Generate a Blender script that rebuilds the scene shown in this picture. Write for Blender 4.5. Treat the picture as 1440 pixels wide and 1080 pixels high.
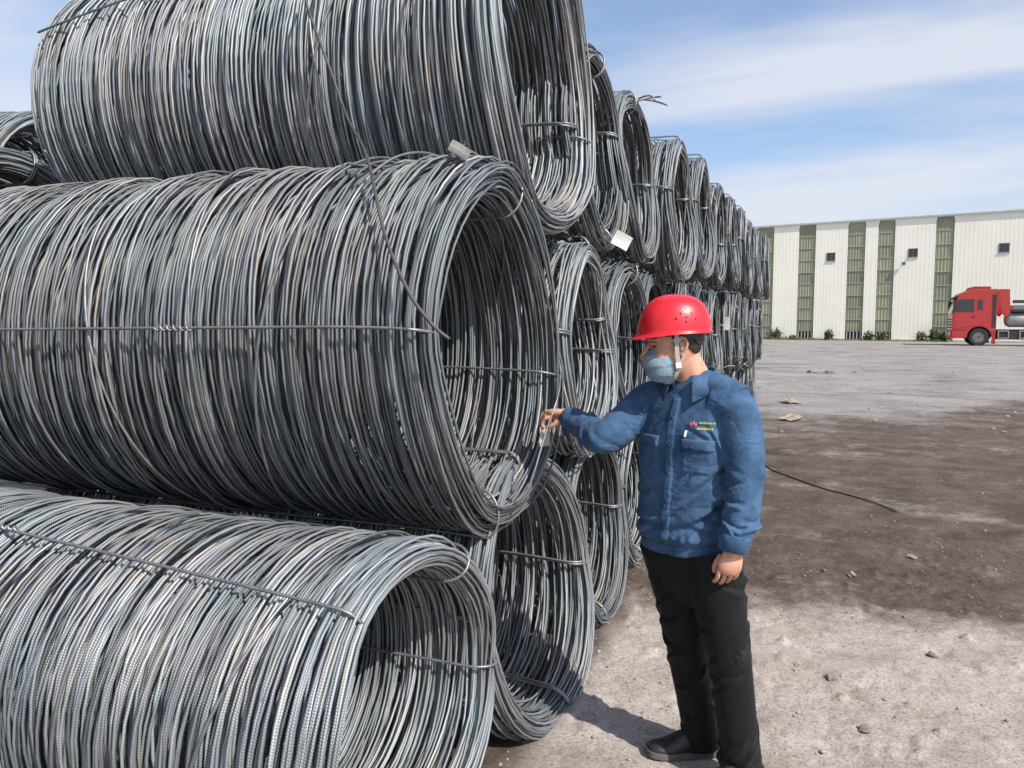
import bpy, bmesh, math, random
import numpy as np
from mathutils import Vector, Matrix, noise as mnoise
from mathutils.bvhtree import BVHTree

for _o in list(bpy.data.objects):
    bpy.data.objects.remove(_o)
scene = bpy.context.scene
COL = scene.collection
PI = math.pi

# ------------------------------------------------------------------ camera
YAW = math.radians(21.2)
PITCH = math.atan(90 / 1080)
CAM_H = 1.68
cam_data = bpy.data.cameras.new('camera')
cam = bpy.data.objects.new('camera', cam_data)
COL.objects.link(cam)
cam.location = (0, 0, CAM_H)
cam.rotation_euler = (PI / 2 - PITCH, 0, YAW)
cam_data.sensor_fit = 'HORIZONTAL'
cam_data.sensor_width = 36.0
cam_data.lens = 36.0 * 1080 / 1440
cam_data.clip_start = 0.05
cam_data.clip_end = 3000
scene.camera = cam

# ------------------------------------------------------------------ world and sun
SUN_EL = math.radians(46)
SUN_AZ = math.atan2(0.90, -0.435)          # clockwise from +Y: to the right of and behind the camera
SUN_VEC = Vector((math.sin(SUN_AZ) * math.cos(SUN_EL), math.cos(SUN_AZ) * math.cos(SUN_EL), math.sin(SUN_EL)))
world = bpy.data.worlds.new('World')
scene.world = world
world.use_nodes = True
wn, wl = world.node_tree.nodes, world.node_tree.links
wn.clear()
w_out = wn.new('ShaderNodeOutputWorld')
w_bg = wn.new('ShaderNodeBackground')
w_bg.inputs['Strength'].default_value = 0.095
w_sky = wn.new('ShaderNodeTexSky')
w_sky.sky_type = 'NISHITA'
w_sky.sun_disc = False
w_sky.sun_elevation = SUN_EL
w_sky.sun_rotation = SUN_AZ
w_sky.air_density = 1.0
w_sky.dust_density = 1.6
w_sky.ozone_density = 1.4
w_tc = wn.new('ShaderNodeTexCoord')
w_sep = wn.new('ShaderNodeSeparateXYZ')
wl.new(w_tc.outputs['Generated'], w_sep.inputs[0])
def wmath(op, a, b=None, clamp=False):
    n = wn.new('ShaderNodeMath'); n.operation = op; n.use_clamp = clamp
    for i, v in enumerate((a, b)):
        if v is None: continue
        if isinstance(v, (int, float)): n.inputs[i].default_value = v
        else: wl.new(v, n.inputs[i])
    return n.outputs[0]
w_z = wmath('MAXIMUM', w_sep.outputs['Z'], 0.0)
w_den = wmath('ADD', w_z, 0.16)
w_cx = wmath('DIVIDE', w_sep.outputs['X'], w_den)
w_cy = wmath('DIVIDE', w_sep.outputs['Y'], w_den)
w_comb = wn.new('ShaderNodeCombineXYZ')
wl.new(w_cx, w_comb.inputs[0]); wl.new(w_cy, w_comb.inputs[1])
w_map = wn.new('ShaderNodeMapping')
w_map.inputs['Location'].default_value = (22.63, 25.84, 0.4)
w_map.inputs['Rotation'].default_value = (0, 0, math.radians(-44))
w_map.inputs['Scale'].default_value = (0.55, 1.0, 1.0)
wl.new(w_comb.outputs[0], w_map.inputs['Vector'])
w_noise = wn.new('ShaderNodeTexNoise')
w_noise.inputs['Scale'].default_value = 1.0
w_noise.inputs['Detail'].default_value = 7.0
w_noise.inputs['Roughness'].default_value = 0.52
w_noise.inputs['Distortion'].default_value = 0.35
wl.new(w_map.outputs[0], w_noise.inputs['Vector'])
w_ramp = wn.new('ShaderNodeValToRGB')
w_ramp.color_ramp.elements[0].position = 0.46
w_ramp.color_ramp.elements[0].color = (0.14, 0.14, 0.14, 1)
w_ramp.color_ramp.elements[1].position = 0.64
w_ramp.color_ramp.elements[1].color = (0.85, 0.85, 0.85, 1)
wl.new(w_noise.outputs['Fac'], w_ramp.inputs[0])
w_mix = wn.new('ShaderNodeMix'); w_mix.data_type = 'RGBA'
w_hz = wn.new('ShaderNodeMapRange'); w_hz.interpolation_type = 'SMOOTHSTEP'
w_hz.inputs[1].default_value = 0.0; w_hz.inputs[2].default_value = 0.24
w_hz.inputs[3].default_value = 0.62; w_hz.inputs[4].default_value = 0.0
wl.new(w_z, w_hz.inputs[0])
w_fac = wmath('MAXIMUM', w_ramp.outputs[0], w_hz.outputs[0])
wl.new(w_fac, w_mix.inputs[0])
w_gain = wn.new('ShaderNodeMix'); w_gain.data_type = 'RGBA'; w_gain.blend_type = 'MULTIPLY'
w_gain.inputs[0].default_value = 1.0
w_gain.inputs[7].default_value = (1.32, 1.45, 1.62, 1)
wl.new(w_sky.outputs[0], w_gain.inputs[6])
wl.new(w_gain.outputs[2], w_mix.inputs[6])
w_mix.inputs[7].default_value = (6.8, 7.0, 7.7, 1)
wl.new(w_mix.outputs[2], w_bg.inputs['Color'])
wl.new(w_bg.outputs[0], w_out.inputs['Surface'])

sun_data = bpy.data.lights.new('sun', 'SUN')
sun_data.energy = 5.0
sun_data.angle = math.radians(0.55)
sun_data.color = (1.0, 0.95, 0.88)
sun = bpy.data.objects.new('sun', sun_data)
COL.objects.link(sun)
sun.rotation_euler = (-SUN_VEC).to_track_quat('-Z', 'Y').to_euler()
sun.location = (5, -5, 12)

scene.view_settings.view_transform = 'Standard'
scene.view_settings.look = 'None'
scene.view_settings.exposure = 0.3
scene.view_settings.gamma = 1.0
scene.view_settings.use_curve_mapping = False
scene.cycles.max_bounces = 6
scene.cycles.use_denoising = True

# ------------------------------------------------------------------ helpers
def tag(o, label=None, cat=None, group=None, kind=None):
    if label: o['label'] = label
    if cat: o['category'] = cat
    if group: o['group'] = group
    if kind: o['kind'] = kind
    return o

def empty(name, loc=(0, 0, 0), rz=0.0):
    o = bpy.data.objects.new(name, None)
    o.empty_display_size = 0.2
    COL.objects.link(o)
    o.location = loc
    o.rotation_euler = (0, 0, rz)
    return o

def link(name, me, mat=None, parent=None, loc=None, smooth=False):
    o = bpy.data.objects.new(name, me)
    COL.objects.link(o)
    if mat and not me.materials: me.materials.append(mat)
    if parent: o.parent = parent
    if loc is not None: o.location = loc
    if smooth and len(me.polygons):
        me.polygons.foreach_set('use_smooth', np.ones(len(me.polygons), bool))
    return o

def np_mesh(name, V, F, smooth=True, tone=None, uv=None):
    """V (n,3), F (m,k) int arrays -> mesh, with an optional point attribute 'tone' and per-corner uv."""
    me = bpy.data.meshes.new(name)
    V = np.asarray(V, np.float32); F = np.asarray(F, np.int32)
    m, k = F.shape
    me.vertices.add(len(V)); me.vertices.foreach_set('co', V.ravel())
    me.loops.add(m * k); me.loops.foreach_set('vertex_index', F.ravel())
    me.polygons.add(m)
    me.polygons.foreach_set('loop_start', np.arange(0, m * k, k, dtype=np.int32))
    me.polygons.foreach_set('loop_total', np.full(m, k, np.int32))
    if uv is not None:
        l = me.uv_layers.new(name='UVMap')
        l.data.foreach_set('uv', np.asarray(uv, np.float32).ravel())
    me.update(calc_edges=True)
    if tone is not None:
        a = me.attributes.new('tone', 'FLOAT', 'POINT')
        a.data.foreach_set('value', np.asarray(tone, np.float32))
    me.polygons.foreach_set('use_smooth', np.full(m, smooth, bool))
    return me

class MB:
    """collects simple solids and turns them into one mesh object"""
    def __init__(s): s.v = []; s.f = []
    def add(s, V, F):
        b = len(s.v); s.v += [tuple(p) for p in V]; s.f += [tuple(i + b for i in q) for q in F]; return s
    def box(s, x0, x1, y0, y1, z0, z1, M=None):
        V = [(x, y, z) for x in (x0, x1) for y in (y0, y1) for z in (z0, z1)]
        if M is not None: V = [tuple(M @ Vector(p)) for p in V]
        return s.add(V, [(0, 1, 3, 2), (4, 6, 7, 5), (0, 4, 5, 1), (2, 3, 7, 6), (0, 2, 6, 4), (1, 5, 7, 3)])
    def prism(s, poly, y0, y1, M=None):
        """polygon in x,z extruded along y"""
        n = len(poly)
        V = [(p[0], y0, p[1]) for p in poly] + [(p[0], y1, p[1]) for p in poly]
        if M is not None: V = [tuple(M @ Vector(p)) for p in V]
        return s.add(V, [tuple(range(n)), tuple(range(2 * n - 1, n - 1, -1))] + [(i, i + n, (i + 1) % n + n, (i + 1) % n) for i in range(n)])
    def loft(s, rings, cap=True, closed=True):
        n = len(rings[0]); V = [p for r in rings for p in r]; F = []
        for i in range(len(rings) - 1):
            for j in range(n if closed else n - 1):
                a = i * n + j; b = i * n + (j + 1) % n
                F.append((a, b, b + n, a + n))
        if cap:
            F.append(tuple(range(n - 1, -1, -1))); F.append(tuple(range((len(rings) - 1) * n, len(rings) * n)))
        return s.add(V, F)
    def tube(s, pts, rad, n=8, cap=True):
        V, F = tube_vf(pts, rad, n)
        s.add(V, F)
        if cap:
            b = len(s.v) - len(V)
            s.f.append(tuple(b + i for i in range(n - 1, -1, -1)))
            s.f.append(tuple(b + len(V) - n + i for i in range(n)))
        return s
    def build(s, name, mat, parent=None, smooth=False, bevel=0.0, loc=None):
        me = bpy.data.meshes.new(name); me.from_pydata(s.v, [], s.f)
        bm = bmesh.new(); bm.from_mesh(me)
        bmesh.ops.recalc_face_normals(bm, faces=bm.faces)
        if bevel:
            ed = [e for e in bm.edges if len(e.link_faces) == 2 and e.calc_face_angle(0) > 0.6]
            bmesh.ops.bevel(bm, geom=ed, offset=bevel, segments=2, affect='EDGES', profile=0.6)
        bm.to_mesh(me); bm.free()
        o = link(name, me, mat, parent, loc)
        if smooth:
            me.polygons.foreach_set('use_smooth', np.ones(len(me.polygons), bool))
        return o

def tube_vf(pts, rad, n=8):
    P = np.asarray(pts, float); m = len(P)
    rad = np.broadcast_to(np.asarray(rad, float), (m,))
    T = np.gradient(P, axis=0); T /= np.linalg.norm(T, axis=1)[:, None] + 1e-12
    a = np.array([0, 0, 1.0]) if abs(T[0][2]) < 0.9 else np.array([1.0, 0, 0])
    N = np.zeros_like(P); N[0] = np.cross(T[0], a); N[0] /= np.linalg.norm(N[0])
    for i in range(1, m):
        v = N[i - 1] - T[i] * (N[i - 1] @ T[i]); N[i] = v / (np.linalg.norm(v) + 1e-12)
    B = np.cross(T, N)
    t = np.arange(n) * 2 * PI / n
    V = (P[:, None] + rad[:, None, None] * (np.cos(t)[None, :, None] * N[:, None] + np.sin(t)[None, :, None] * B[:, None])).reshape(-1, 3)
    i = np.arange(m - 1)[:, None] * n; j = np.arange(n)[None]; jn = (j + 1) % n
    F = np.stack([i + j, i + jn, i + n + jn, i + n + j], -1).reshape(-1, 4)
    return V, F

def spline(pts, k=8):
    """Catmull-Rom through points of any dimension"""
    P = np.asarray(pts, float); P = np.vstack([2 * P[0] - P[1], P, 2 * P[-1] - P[-2]])
    out = []
    for i in range(1, len(P) - 2):
        for t in np.arange(k) / k:
            a, b, c, d = P[i - 1], P[i], P[i + 1], P[i + 2]
            out.append(0.5 * (2 * b + (c - a) * t + (2 * a - 5 * b + 4 * c - d) * t * t + (3 * b - 3 * c + d - a) * t ** 3))
    out.append(P[-2]); return np.array(out)

def copy_tree(o, parent=None):
    c = o.copy(); COL.objects.link(c); c.parent = parent
    for ch in list(o.children):
        copy_tree(ch, c)
    return c

# smooth random 1-d and 2-d functions for shapes
def smooth_rand(rng, n, k):
    """n samples of smooth noise, one knot each k samples, in -1..1"""
    kn = rng.uniform(-1, 1, int(n / k) + 4)
    x = np.arange(n) / k; i = x.astype(int); f = x - i; f = f * f * (3 - 2 * f)
    return kn[i] * (1 - f) + kn[i + 1] * f

def value_noise(x, y, seed=0):
    xi = np.floor(x).astype(np.int64); yi = np.floor(y).astype(np.int64)
    fx = x - xi; fy = y - yi; fx = fx * fx * (3 - 2 * fx); fy = fy * fy * (3 - 2 * fy)
    def h(a, b):
        n = (a * 374761393 + b * 668265263 + seed * 974711) & 0x7fffffff
        n = ((n ^ (n >> 13)) * 1274126177) & 0x7fffffff
        return ((n ^ (n >> 16)) & 0xffff) / 65535.0
    return (h(xi, yi) * (1 - fx) + h(xi + 1, yi) * fx) * (1 - fy) + (h(xi, yi + 1) * (1 - fx) + h(xi + 1, yi + 1) * fx) * fy

def fbm(x, y, oct=4, seed=0):
    s = 0; a = 0.5; t = 0
    for i in range(oct):
        s = s + a * value_noise(x * 2 ** i, y * 2 ** i, seed + i * 17); t += a; a *= 0.5
    return s / t

# ------------------------------------------------------------------ materials
def new_mat(name):
    m = bpy.data.materials.new(name); m.use_nodes = True
    nt = m.node_tree; b = nt.nodes['Principled BSDF']
    return m, nt, b

def N(nt, kind, **kw):
    n = nt.nodes.new(kind)
    for k, v in kw.items():
        if k in n.inputs: n.inputs[k].default_value = v
        else: setattr(n, k, v)
    return n

def simple(name, col, rough=0.6, metal=0.0, var=0.15, scale=6.0, bump=0.0, bscale=40.0, spec=0.5, coat=0.0, objvar=0.0):
    """principled with a noise-mottled base colour and a fine bump"""
    m, nt, b = new_mat(name)
    tc = N(nt, 'ShaderNodeTexCoord')
    no = N(nt, 'ShaderNodeTexNoise', Scale=scale, Detail=6.0, Roughness=0.6)
    nt.links.new(tc.outputs['Object'], no.inputs['Vector'])
    r = N(nt, 'ShaderNodeValToRGB')
    r.color_ramp.elements[0].position = 0.3; r.color_ramp.elements[1].position = 0.7
    r.color_ramp.elements[0].color = (*[c * (1 - var) for c in col], 1)
    r.color_ramp.elements[1].color = (*[min(1, c * (1 + var)) for c in col], 1)
    nt.links.new(no.outputs['Fac'], r.inputs[0])
    out = r.outputs[0]
    if objvar:
        oi = N(nt, 'ShaderNodeObjectInfo')
        mr = N(nt, 'ShaderNodeMapRange'); mr.inputs[3].default_value = 1 - objvar; mr.inputs[4].default_value = 1 + objvar
        nt.links.new(oi.outputs['Random'], mr.inputs[0])
        mx = N(nt, 'ShaderNodeVectorMath', operation='SCALE')
        nt.links.new(out, mx.inputs[0]); nt.links.new(mr.outputs[0], mx.inputs['Scale'])
        out = mx.outputs[0]
    nt.links.new(out, b.inputs['Base Color'])
    b.inputs['Roughness'].default_value = rough
    b.inputs['Metallic'].default_value = metal
    b.inputs['Specular IOR Level'].default_value = spec
    b.inputs['Coat Weight'].default_value = coat
    if bump:
        n2 = N(nt, 'ShaderNodeTexNoise', Scale=bscale, Detail=4.0)
        nt.links.new(tc.outputs['Object'], n2.inputs['Vector'])
        bp = N(nt, 'ShaderNodeBump', Strength=1.0, Distance=bump)
        nt.links.new(n2.outputs['Fac'], bp.inputs['Height'])
        nt.links.new(bp.outputs[0], b.inputs['Normal'])
    return m

def wire_material(name, ribs=True):
    m, nt, b = new_mat(name)
    L = nt.links
    at = N(nt, 'ShaderNodeAttribute', attribute_name='tone')
    tc = N(nt, 'ShaderNodeTexCoord')
    oi = N(nt, 'ShaderNodeObjectInfo')
    r = N(nt, 'ShaderNodeValToRGB')
    e = r.color_ramp.elements
    e[0].position = 0.0; e[0].color = (0.075, 0.08, 0.09, 1)
    e[1].position = 1.0; e[1].color = (0.50, 0.51, 0.52, 1)
    k = e.new(0.45); k.color = (0.215, 0.222, 0.232, 1)
    k = e.new(0.75); k.color = (0.33, 0.333, 0.336, 1)
    # mill scale: blotches along the wire, lightly rusted here and there
    no = N(nt, 'ShaderNodeTexNoise', Scale=5.0, Detail=5.0, Roughness=0.65)
    L.new(tc.outputs['Object'], no.inputs['Vector'])
    ad = N(nt, 'ShaderNodeMath', operation='MULTIPLY_ADD')
    L.new(no.outputs['Fac'], ad.inputs[0]); ad.inputs[1].default_value = 0.55; ad.inputs[2].default_value = -0.27
    a2 = N(nt, 'ShaderNodeMath', operation='ADD'); L.new(at.outputs['Fac'], a2.inputs[0]); L.new(ad.outputs[0], a2.inputs[1])
    L.new(a2.outputs[0], r.inputs[0])
    # temper colours of the scale, a faint tint that changes from ring to ring
    hs = N(nt, 'ShaderNodeHueSaturation')
    wn1 = N(nt, 'ShaderNodeTexWhiteNoise', noise_dimensions='1D')
    q1 = N(nt, 'ShaderNodeMath', operation='MULTIPLY'); L.new(at.outputs['Fac'], q1.inputs[0]); q1.inputs[1].default_value = 6.0
    q2 = N(nt, 'ShaderNodeMath', operation='FLOOR'); q3 = N(nt, 'ShaderNodeMath', operation='MULTIPLY'); L.new(at.outputs['Fac'], q3.inputs[0]); q3.inputs[1].default_value = 90.0; L.new(q3.outputs[0], q2.inputs[0])
    L.new(q2.outputs[0], wn1.inputs['W'])
    wv0 = N(nt, 'ShaderNodeTexNoise', Scale=2.6, Detail=3.0); L.new(tc.outputs['Object'], wv0.inputs['Vector'])
    wv = N(nt, 'ShaderNodeMath', operation='MULTIPLY_ADD'); L.new(wn1.outputs['Value'], wv.inputs[0]); wv.inputs[1].default_value = 0.5; L.new(wv0.outputs['Fac'], wv.inputs[2])
    tint = N(nt, 'ShaderNodeValToRGB')
    te = tint.color_ramp.elements
    te[0].position = 0.45; te[0].color = (0.86, 1.0, 1.05, 1)
    te[1].position = 0.98; te[1].color = (1.10, 0.97, 0.86, 1)
    q = te.new(0.62); q.color = (0.94, 1.04, 0.98, 1); q = te.new(0.74); q.color = (0.98, 0.96, 1.10, 1); q = te.new(0.86); q.color = (1.0, 1.02, 0.95, 1)
    L.new(wv.outputs[0], tint.inputs[0])
    mu = N(nt, 'ShaderNodeMix', data_type='RGBA', blend_type='MULTIPLY'); mu.inputs[0].default_value = 0.85
    L.new(r.outputs[0], mu.inputs[6]); L.new(tint.outputs[0], mu.inputs[7])
    ov = N(nt, 'ShaderNodeMapRange'); ov.inputs[3].default_value = 0.82; ov.inputs[4].default_value = 1.15
    L.new(oi.outputs['Random'], ov.inputs[0])
    sc = N(nt, 'ShaderNodeVectorMath', operation='SCALE'); L.new(mu.outputs[2], sc.inputs[0]); L.new(ov.outputs[0], sc.inputs['Scale'])
    L.new(sc.outputs[0], b.inputs['Base Color'])
    b.inputs['Metallic'].default_value = 0.5
    rr = N(nt, 'ShaderNodeMapRange'); rr.inputs[3].default_value = 0.46; rr.inputs[4].default_value = 0.66
    L.new(no.outputs['Fac'], rr.inputs[0]); L.new(rr.outputs[0], b.inputs['Roughness'])
    if ribs:
        uv = N(nt, 'ShaderNodeSeparateXYZ'); L.new(tc.outputs['UV'], uv.inputs[0])
        # crescent ribs: height over length, skewed by the angle round the wire
        a = N(nt, 'ShaderNodeMath', operation='MULTIPLY'); L.new(uv.outputs[0], a.inputs[0]); a.inputs[1].default_value = 2 * PI / 0.0075
        c = N(nt, 'ShaderNodeMath', operation='MULTIPLY_ADD'); L.new(uv.outputs[1], c.inputs[0]); c.inputs[1].default_value = 4 * PI; L.new(a.outputs[0], c.inputs[2])
        s = N(nt, 'ShaderNodeMath', operation='SINE'); L.new(c.outputs[0], s.inputs[0])
        bp = N(nt, 'ShaderNodeBump', Strength=1.0, Distance=0.00027)
        L.new(s.outputs[0], bp.inputs['Height']); L.new(bp.outputs[0], b.inputs['Normal'])
    return m

M_WIRE = wire_material('rebar_wire', True)
M_WIRE_FAR = wire_material('rebar_wire_plain', False)
M_TIE = simple('tie_wire_steel', (0.22, 0.22, 0.225), rough=0.45, metal=0.6, var=0.3, scale=20)
M_TIE_DARK = simple('dark_wire_steel', (0.075, 0.070, 0.072), rough=0.6, metal=0.4, var=0.3, scale=20)
M_TAG_PALE = simple('tag_pale', (0.40, 0.40, 0.365), rough=0.6, var=0.15, scale=30)
M_TAG = simple('tag_tin', (0.085, 0.087, 0.085), rough=0.55, metal=0.3, var=0.12, scale=30)
# ------------------------------------------------------------------ ground
def ground_material():
    m, nt, b = new_mat('yard_dirt')
    L = nt.links
    tc = N(nt, 'ShaderNodeTexCoord')
    P = tc.outputs['Object']
    def noise(scale, detail=6.0, rough=0.6, dist=0.0, vec=None):
        n = N(nt, 'ShaderNodeTexNoise', Scale=scale, Detail=detail, Roughness=rough, Distortion=dist)
        L.new(vec or P, n.inputs['Vector']); return n.outputs['Fac']
    def ramp(fac, stops):
        r = N(nt, 'ShaderNodeValToRGB'); e = r.color_ramp.elements
        while len(e) > 1: e.remove(e[-1])
        e[0].position, e[0].color = stops[0][0], (*stops[0][1], 1)
        for p, c in stops[1:]:
            k = e.new(p); k.color = (*c, 1)
        L.new(fac, r.inputs[0]); return r.outputs[0]
    def mix(f, a, c2):
        x = N(nt, 'ShaderNodeMix', data_type='RGBA')
        if isinstance(f, float): x.inputs[0].default_value = f
        else: L.new(f, x.inputs[0])
        L.new(a, x.inputs[6]); L.new(c2, x.inputs[7]); return x.outputs[2]
    def mth(op, a, c=None, d=None, clamp=False):
        n = N(nt, 'ShaderNodeMath', operation=op, use_clamp=clamp)
        for i, v in enumerate((a, c, d)):
            if v is None: continue
            if isinstance(v, (int, float)): n.inputs[i].default_value = v
            else: L.new(v, n.inputs[i])
        return n.outputs[0]
    def sstep(v, lo, hi):
        n = N(nt, 'ShaderNodeMapRange', interpolation_type='SMOOTHSTEP')
        n.inputs[1].default_value = lo; n.inputs[2].default_value = hi
        L.new(v, n.inputs[0]); return n.outputs[0]
    sep = N(nt, 'ShaderNodeSeparateXYZ'); L.new(P, sep.inputs[0])
    X, Y = sep.outputs[0], sep.outputs[1]
    # pale dusty earth
    dust = ramp(noise(3.0, 8, 0.68), [(0.28, (0.30, 0.25, 0.215)), (0.5, (0.455, 0.397, 0.355)), (0.72, (0.54, 0.483, 0.44))])
    fine = ramp(noise(75.0, 4, 0.75), [(0.32, (0.50, 0.48, 0.46)), (0.5, (1, 1, 1)), (0.68, (1.22, 1.22, 1.21))])
    mu = N(nt, 'ShaderNodeMix', data_type='RGBA', blend_type='MULTIPLY'); mu.inputs[0].default_value = 1.0
    L.new(dust, mu.inputs[6]); L.new(fine, mu.inputs[7]); dust = mu.outputs[2]
    spk = mth('MULTIPLY', sstep(noise(42.0, 6, 0.72), 0.40, 0.33), sstep(noise(2.6, 6, 0.65), 0.40, 0.60))
    scol = N(nt, 'ShaderNodeRGB'); scol.outputs[0].default_value = (0.13, 0.11, 0.095, 1)
    dust = mix(spk, dust, scol.outputs[0])
    # dark damp earth, flecked with pale grit
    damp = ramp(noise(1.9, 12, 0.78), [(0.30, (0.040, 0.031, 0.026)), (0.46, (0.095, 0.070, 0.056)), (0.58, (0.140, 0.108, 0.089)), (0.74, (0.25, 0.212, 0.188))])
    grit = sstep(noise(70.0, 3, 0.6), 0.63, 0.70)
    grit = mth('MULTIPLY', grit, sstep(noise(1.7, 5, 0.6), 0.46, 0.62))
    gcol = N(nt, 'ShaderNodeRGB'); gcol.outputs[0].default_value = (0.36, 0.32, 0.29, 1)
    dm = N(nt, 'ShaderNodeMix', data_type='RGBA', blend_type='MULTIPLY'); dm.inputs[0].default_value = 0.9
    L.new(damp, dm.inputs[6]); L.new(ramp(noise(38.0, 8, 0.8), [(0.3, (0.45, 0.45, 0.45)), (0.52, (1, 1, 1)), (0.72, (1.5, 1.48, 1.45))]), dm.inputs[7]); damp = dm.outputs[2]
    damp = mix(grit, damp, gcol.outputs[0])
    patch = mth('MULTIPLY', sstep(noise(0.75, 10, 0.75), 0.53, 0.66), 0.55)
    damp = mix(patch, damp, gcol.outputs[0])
    # pale grey gravelled yard further off
    mp = N(nt, 'ShaderNodeMapping'); mp.inputs['Scale'].default_value = (0.42, 0.62, 1); L.new(P, mp.inputs[0])
    yard = ramp(noise(1.0, 12, 0.78, 0.3, mp.outputs[0]), [(0.36, (0.11, 0.098, 0.09)), (0.44, (0.23, 0.21, 0.195)), (0.56, (0.30, 0.278, 0.26)), (0.75, (0.37, 0.35, 0.33))])
    gr2 = ramp(noise(9.0, 8, 0.8), [(0.3, (0.6, 0.6, 0.6)), (0.55, (1, 1, 1)), (0.75, (1.25, 1.24, 1.22))])
    my = N(nt, 'ShaderNodeMix', data_type='RGBA', blend_type='MULTIPLY'); my.inputs[0].default_value = 0.9
    L.new(yard, my.inputs[6]); L.new(gr2, my.inputs[7]); yard = my.outputs[2]
    # zones
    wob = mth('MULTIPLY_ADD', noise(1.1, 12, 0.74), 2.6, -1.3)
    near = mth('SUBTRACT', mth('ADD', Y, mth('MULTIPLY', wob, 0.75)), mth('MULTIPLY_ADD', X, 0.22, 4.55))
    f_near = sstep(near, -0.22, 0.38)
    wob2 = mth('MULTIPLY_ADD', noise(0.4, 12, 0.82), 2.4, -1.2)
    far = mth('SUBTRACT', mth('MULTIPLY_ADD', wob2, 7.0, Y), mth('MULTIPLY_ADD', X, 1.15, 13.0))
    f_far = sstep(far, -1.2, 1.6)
    under = sstep(mth('MULTIPLY_ADD', wob, 0.12, X), -0.86, -1.06)  # dark earth colour added under and beside the coils to cut light bounced up
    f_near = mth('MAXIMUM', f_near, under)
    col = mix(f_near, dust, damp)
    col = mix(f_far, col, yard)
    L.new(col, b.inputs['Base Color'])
    b.inputs['Roughness'].default_value = 0.95
    b.inputs['Specular IOR Level'].default_value = 0.25
    h = mth('ADD', mth('MULTIPLY', noise(24.0, 10, 0.78), 0.8), mth('MULTIPLY', noise(130.0, 6, 0.75), 0.35))
    bp = N(nt, 'ShaderNodeBump', Strength=1.0, Distance=0.02)
    L.new(h, bp.inputs['Height']); L.new(bp.outputs[0], b.inputs['Normal'])
    return m

def axis_steps(lo, fine_lo, fine_hi, hi, step, grow):
    a = list(np.arange(fine_lo, fine_hi, step))
    s = step; v = fine_hi; right = []
    while v < hi: right.append(v); s *= grow; v += s
    right.append(hi)
    s = step; v = fine_lo - step; left = []
    while v > lo: left.append(v); s *= grow; v -= s
    left.append(lo)
    return np.array(left[::-1] + a + right)

def ground_height(x, y):
    d = np.sqrt(x * x + y * y)
    near = np.clip(1.6 - d / 14, 0, 1)
    h = (fbm(x * 2.3, y * 2.3, 3, 3) - 0.5) * 0.03
    fine_ = np.clip(2.2 - d / 4.0, 0, 1)
    h += (fbm(x * 17, y * 17, 3, 9) - 0.5) * 0.014 * fine_
    lump = np.clip(fbm(x * 11.0, y * 11.0, 3, 21) - 0.66, 0, 1) * 0.12
    pit = np.clip(0.33 - fbm(x * 9.0 + 40, y * 9.0, 3, 33), 0, 1) * 0.10
    h += (lump - pit) * fine_
    # tyre tracks crossing the pale earth to the right
    tr = np.exp(-((x * 0.30 + y - 4.15) / 0.05) ** 2) + np.exp(-((x * 0.30 + y - 3.75) / 0.06) ** 2)
    h -= tr * 0.018 * np.clip((x - 0.5) / 0.6, 0, 1)
    far = (fbm(x * 0.22, y * 0.22, 4, 50) - 0.5) * 0.22 * np.clip((d - 9) / 12, 0, 1) * np.clip(1.5 - d / 60, 0.15, 1)
    # trodden level where the worker stands
    crisp = np.clip(fbm(x * 26, y * 26, 2, 71) - 0.58, 0, 1) * 0.10 * np.clip(fbm(x * 1.7, y * 1.7, 3, 81) * 2.4 - 0.9, 0, 1)
    h += crisp * fine_
    foot = 1 - np.exp(-(((x + 0.33) / 0.40) ** 2 + ((y - 2.85) / 0.30) ** 2) ** 2)
    return (h * near * foot + far) - 0.004

gx = axis_steps(-420, -1.1, 2.4, 420, 0.018, 1.11)
gy = axis_steps(-60, 2.3, 5.4, 700, 0.018, 1.045)
GX, GY = np.meshgrid(gx, gy)
GZ = ground_height(GX, GY)
nxg, nyg = len(gx), len(gy)
ii = (np.arange(nyg - 1)[:, None] * nxg + np.arange(nxg - 1)[None]).ravel()
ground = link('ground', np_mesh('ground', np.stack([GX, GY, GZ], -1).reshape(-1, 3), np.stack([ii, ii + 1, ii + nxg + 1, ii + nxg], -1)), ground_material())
tag(ground, kind='structure')
def gz(x, y): return float(ground_height(np.array([x * 1.0]), np.array([y * 1.0]))[0])

# ------------------------------------------------------------------ warehouse
M_WHITE = simple('white_sheet', (0.90, 0.86, 0.745), rough=0.55, var=0.05, scale=0.5, metal=0.0)
M_GREEN = simple('olive_sheet', (0.28, 0.295, 0.195), rough=0.6, var=0.16, scale=0.9, objvar=0.16)
M_GREENEDGE = simple('sheet_lap', (0.36, 0.37, 0.28), rough=0.6, var=0.1)
M_PLINTH = simple('dark_plinth', (0.045, 0.046, 0.042), rough=0.8, var=0.3)
M_TRIM = simple('grey_trim', (0.50, 0.50, 0.47), rough=0.5, var=0.1)
M_GLASS = simple('dark_window_glass', (0.035, 0.04, 0.045), rough=0.12, var=0.2, spec=0.6)
M_FRAME = simple('window_frame', (0.10, 0.095, 0.09), rough=0.5, var=0.1)
M_CONC = simple('concrete_kerb', (0.40, 0.385, 0.36), rough=0.9, var=0.2, bump=0.004)
WP1 = Vector((-3.95, 70.9, 0)); WP2 = Vector((14.7, 67.2, 0))
w_dir = (WP2 - WP1).normalized()
w_ang = math.atan2(w_dir.y, w_dir.x)
WH = 9.82
warehouse = empty('warehouse', WP1, w_ang)
tag(warehouse, 'long white metal-sheet warehouse with olive green vertical strips across the yard', 'warehouse')
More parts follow.
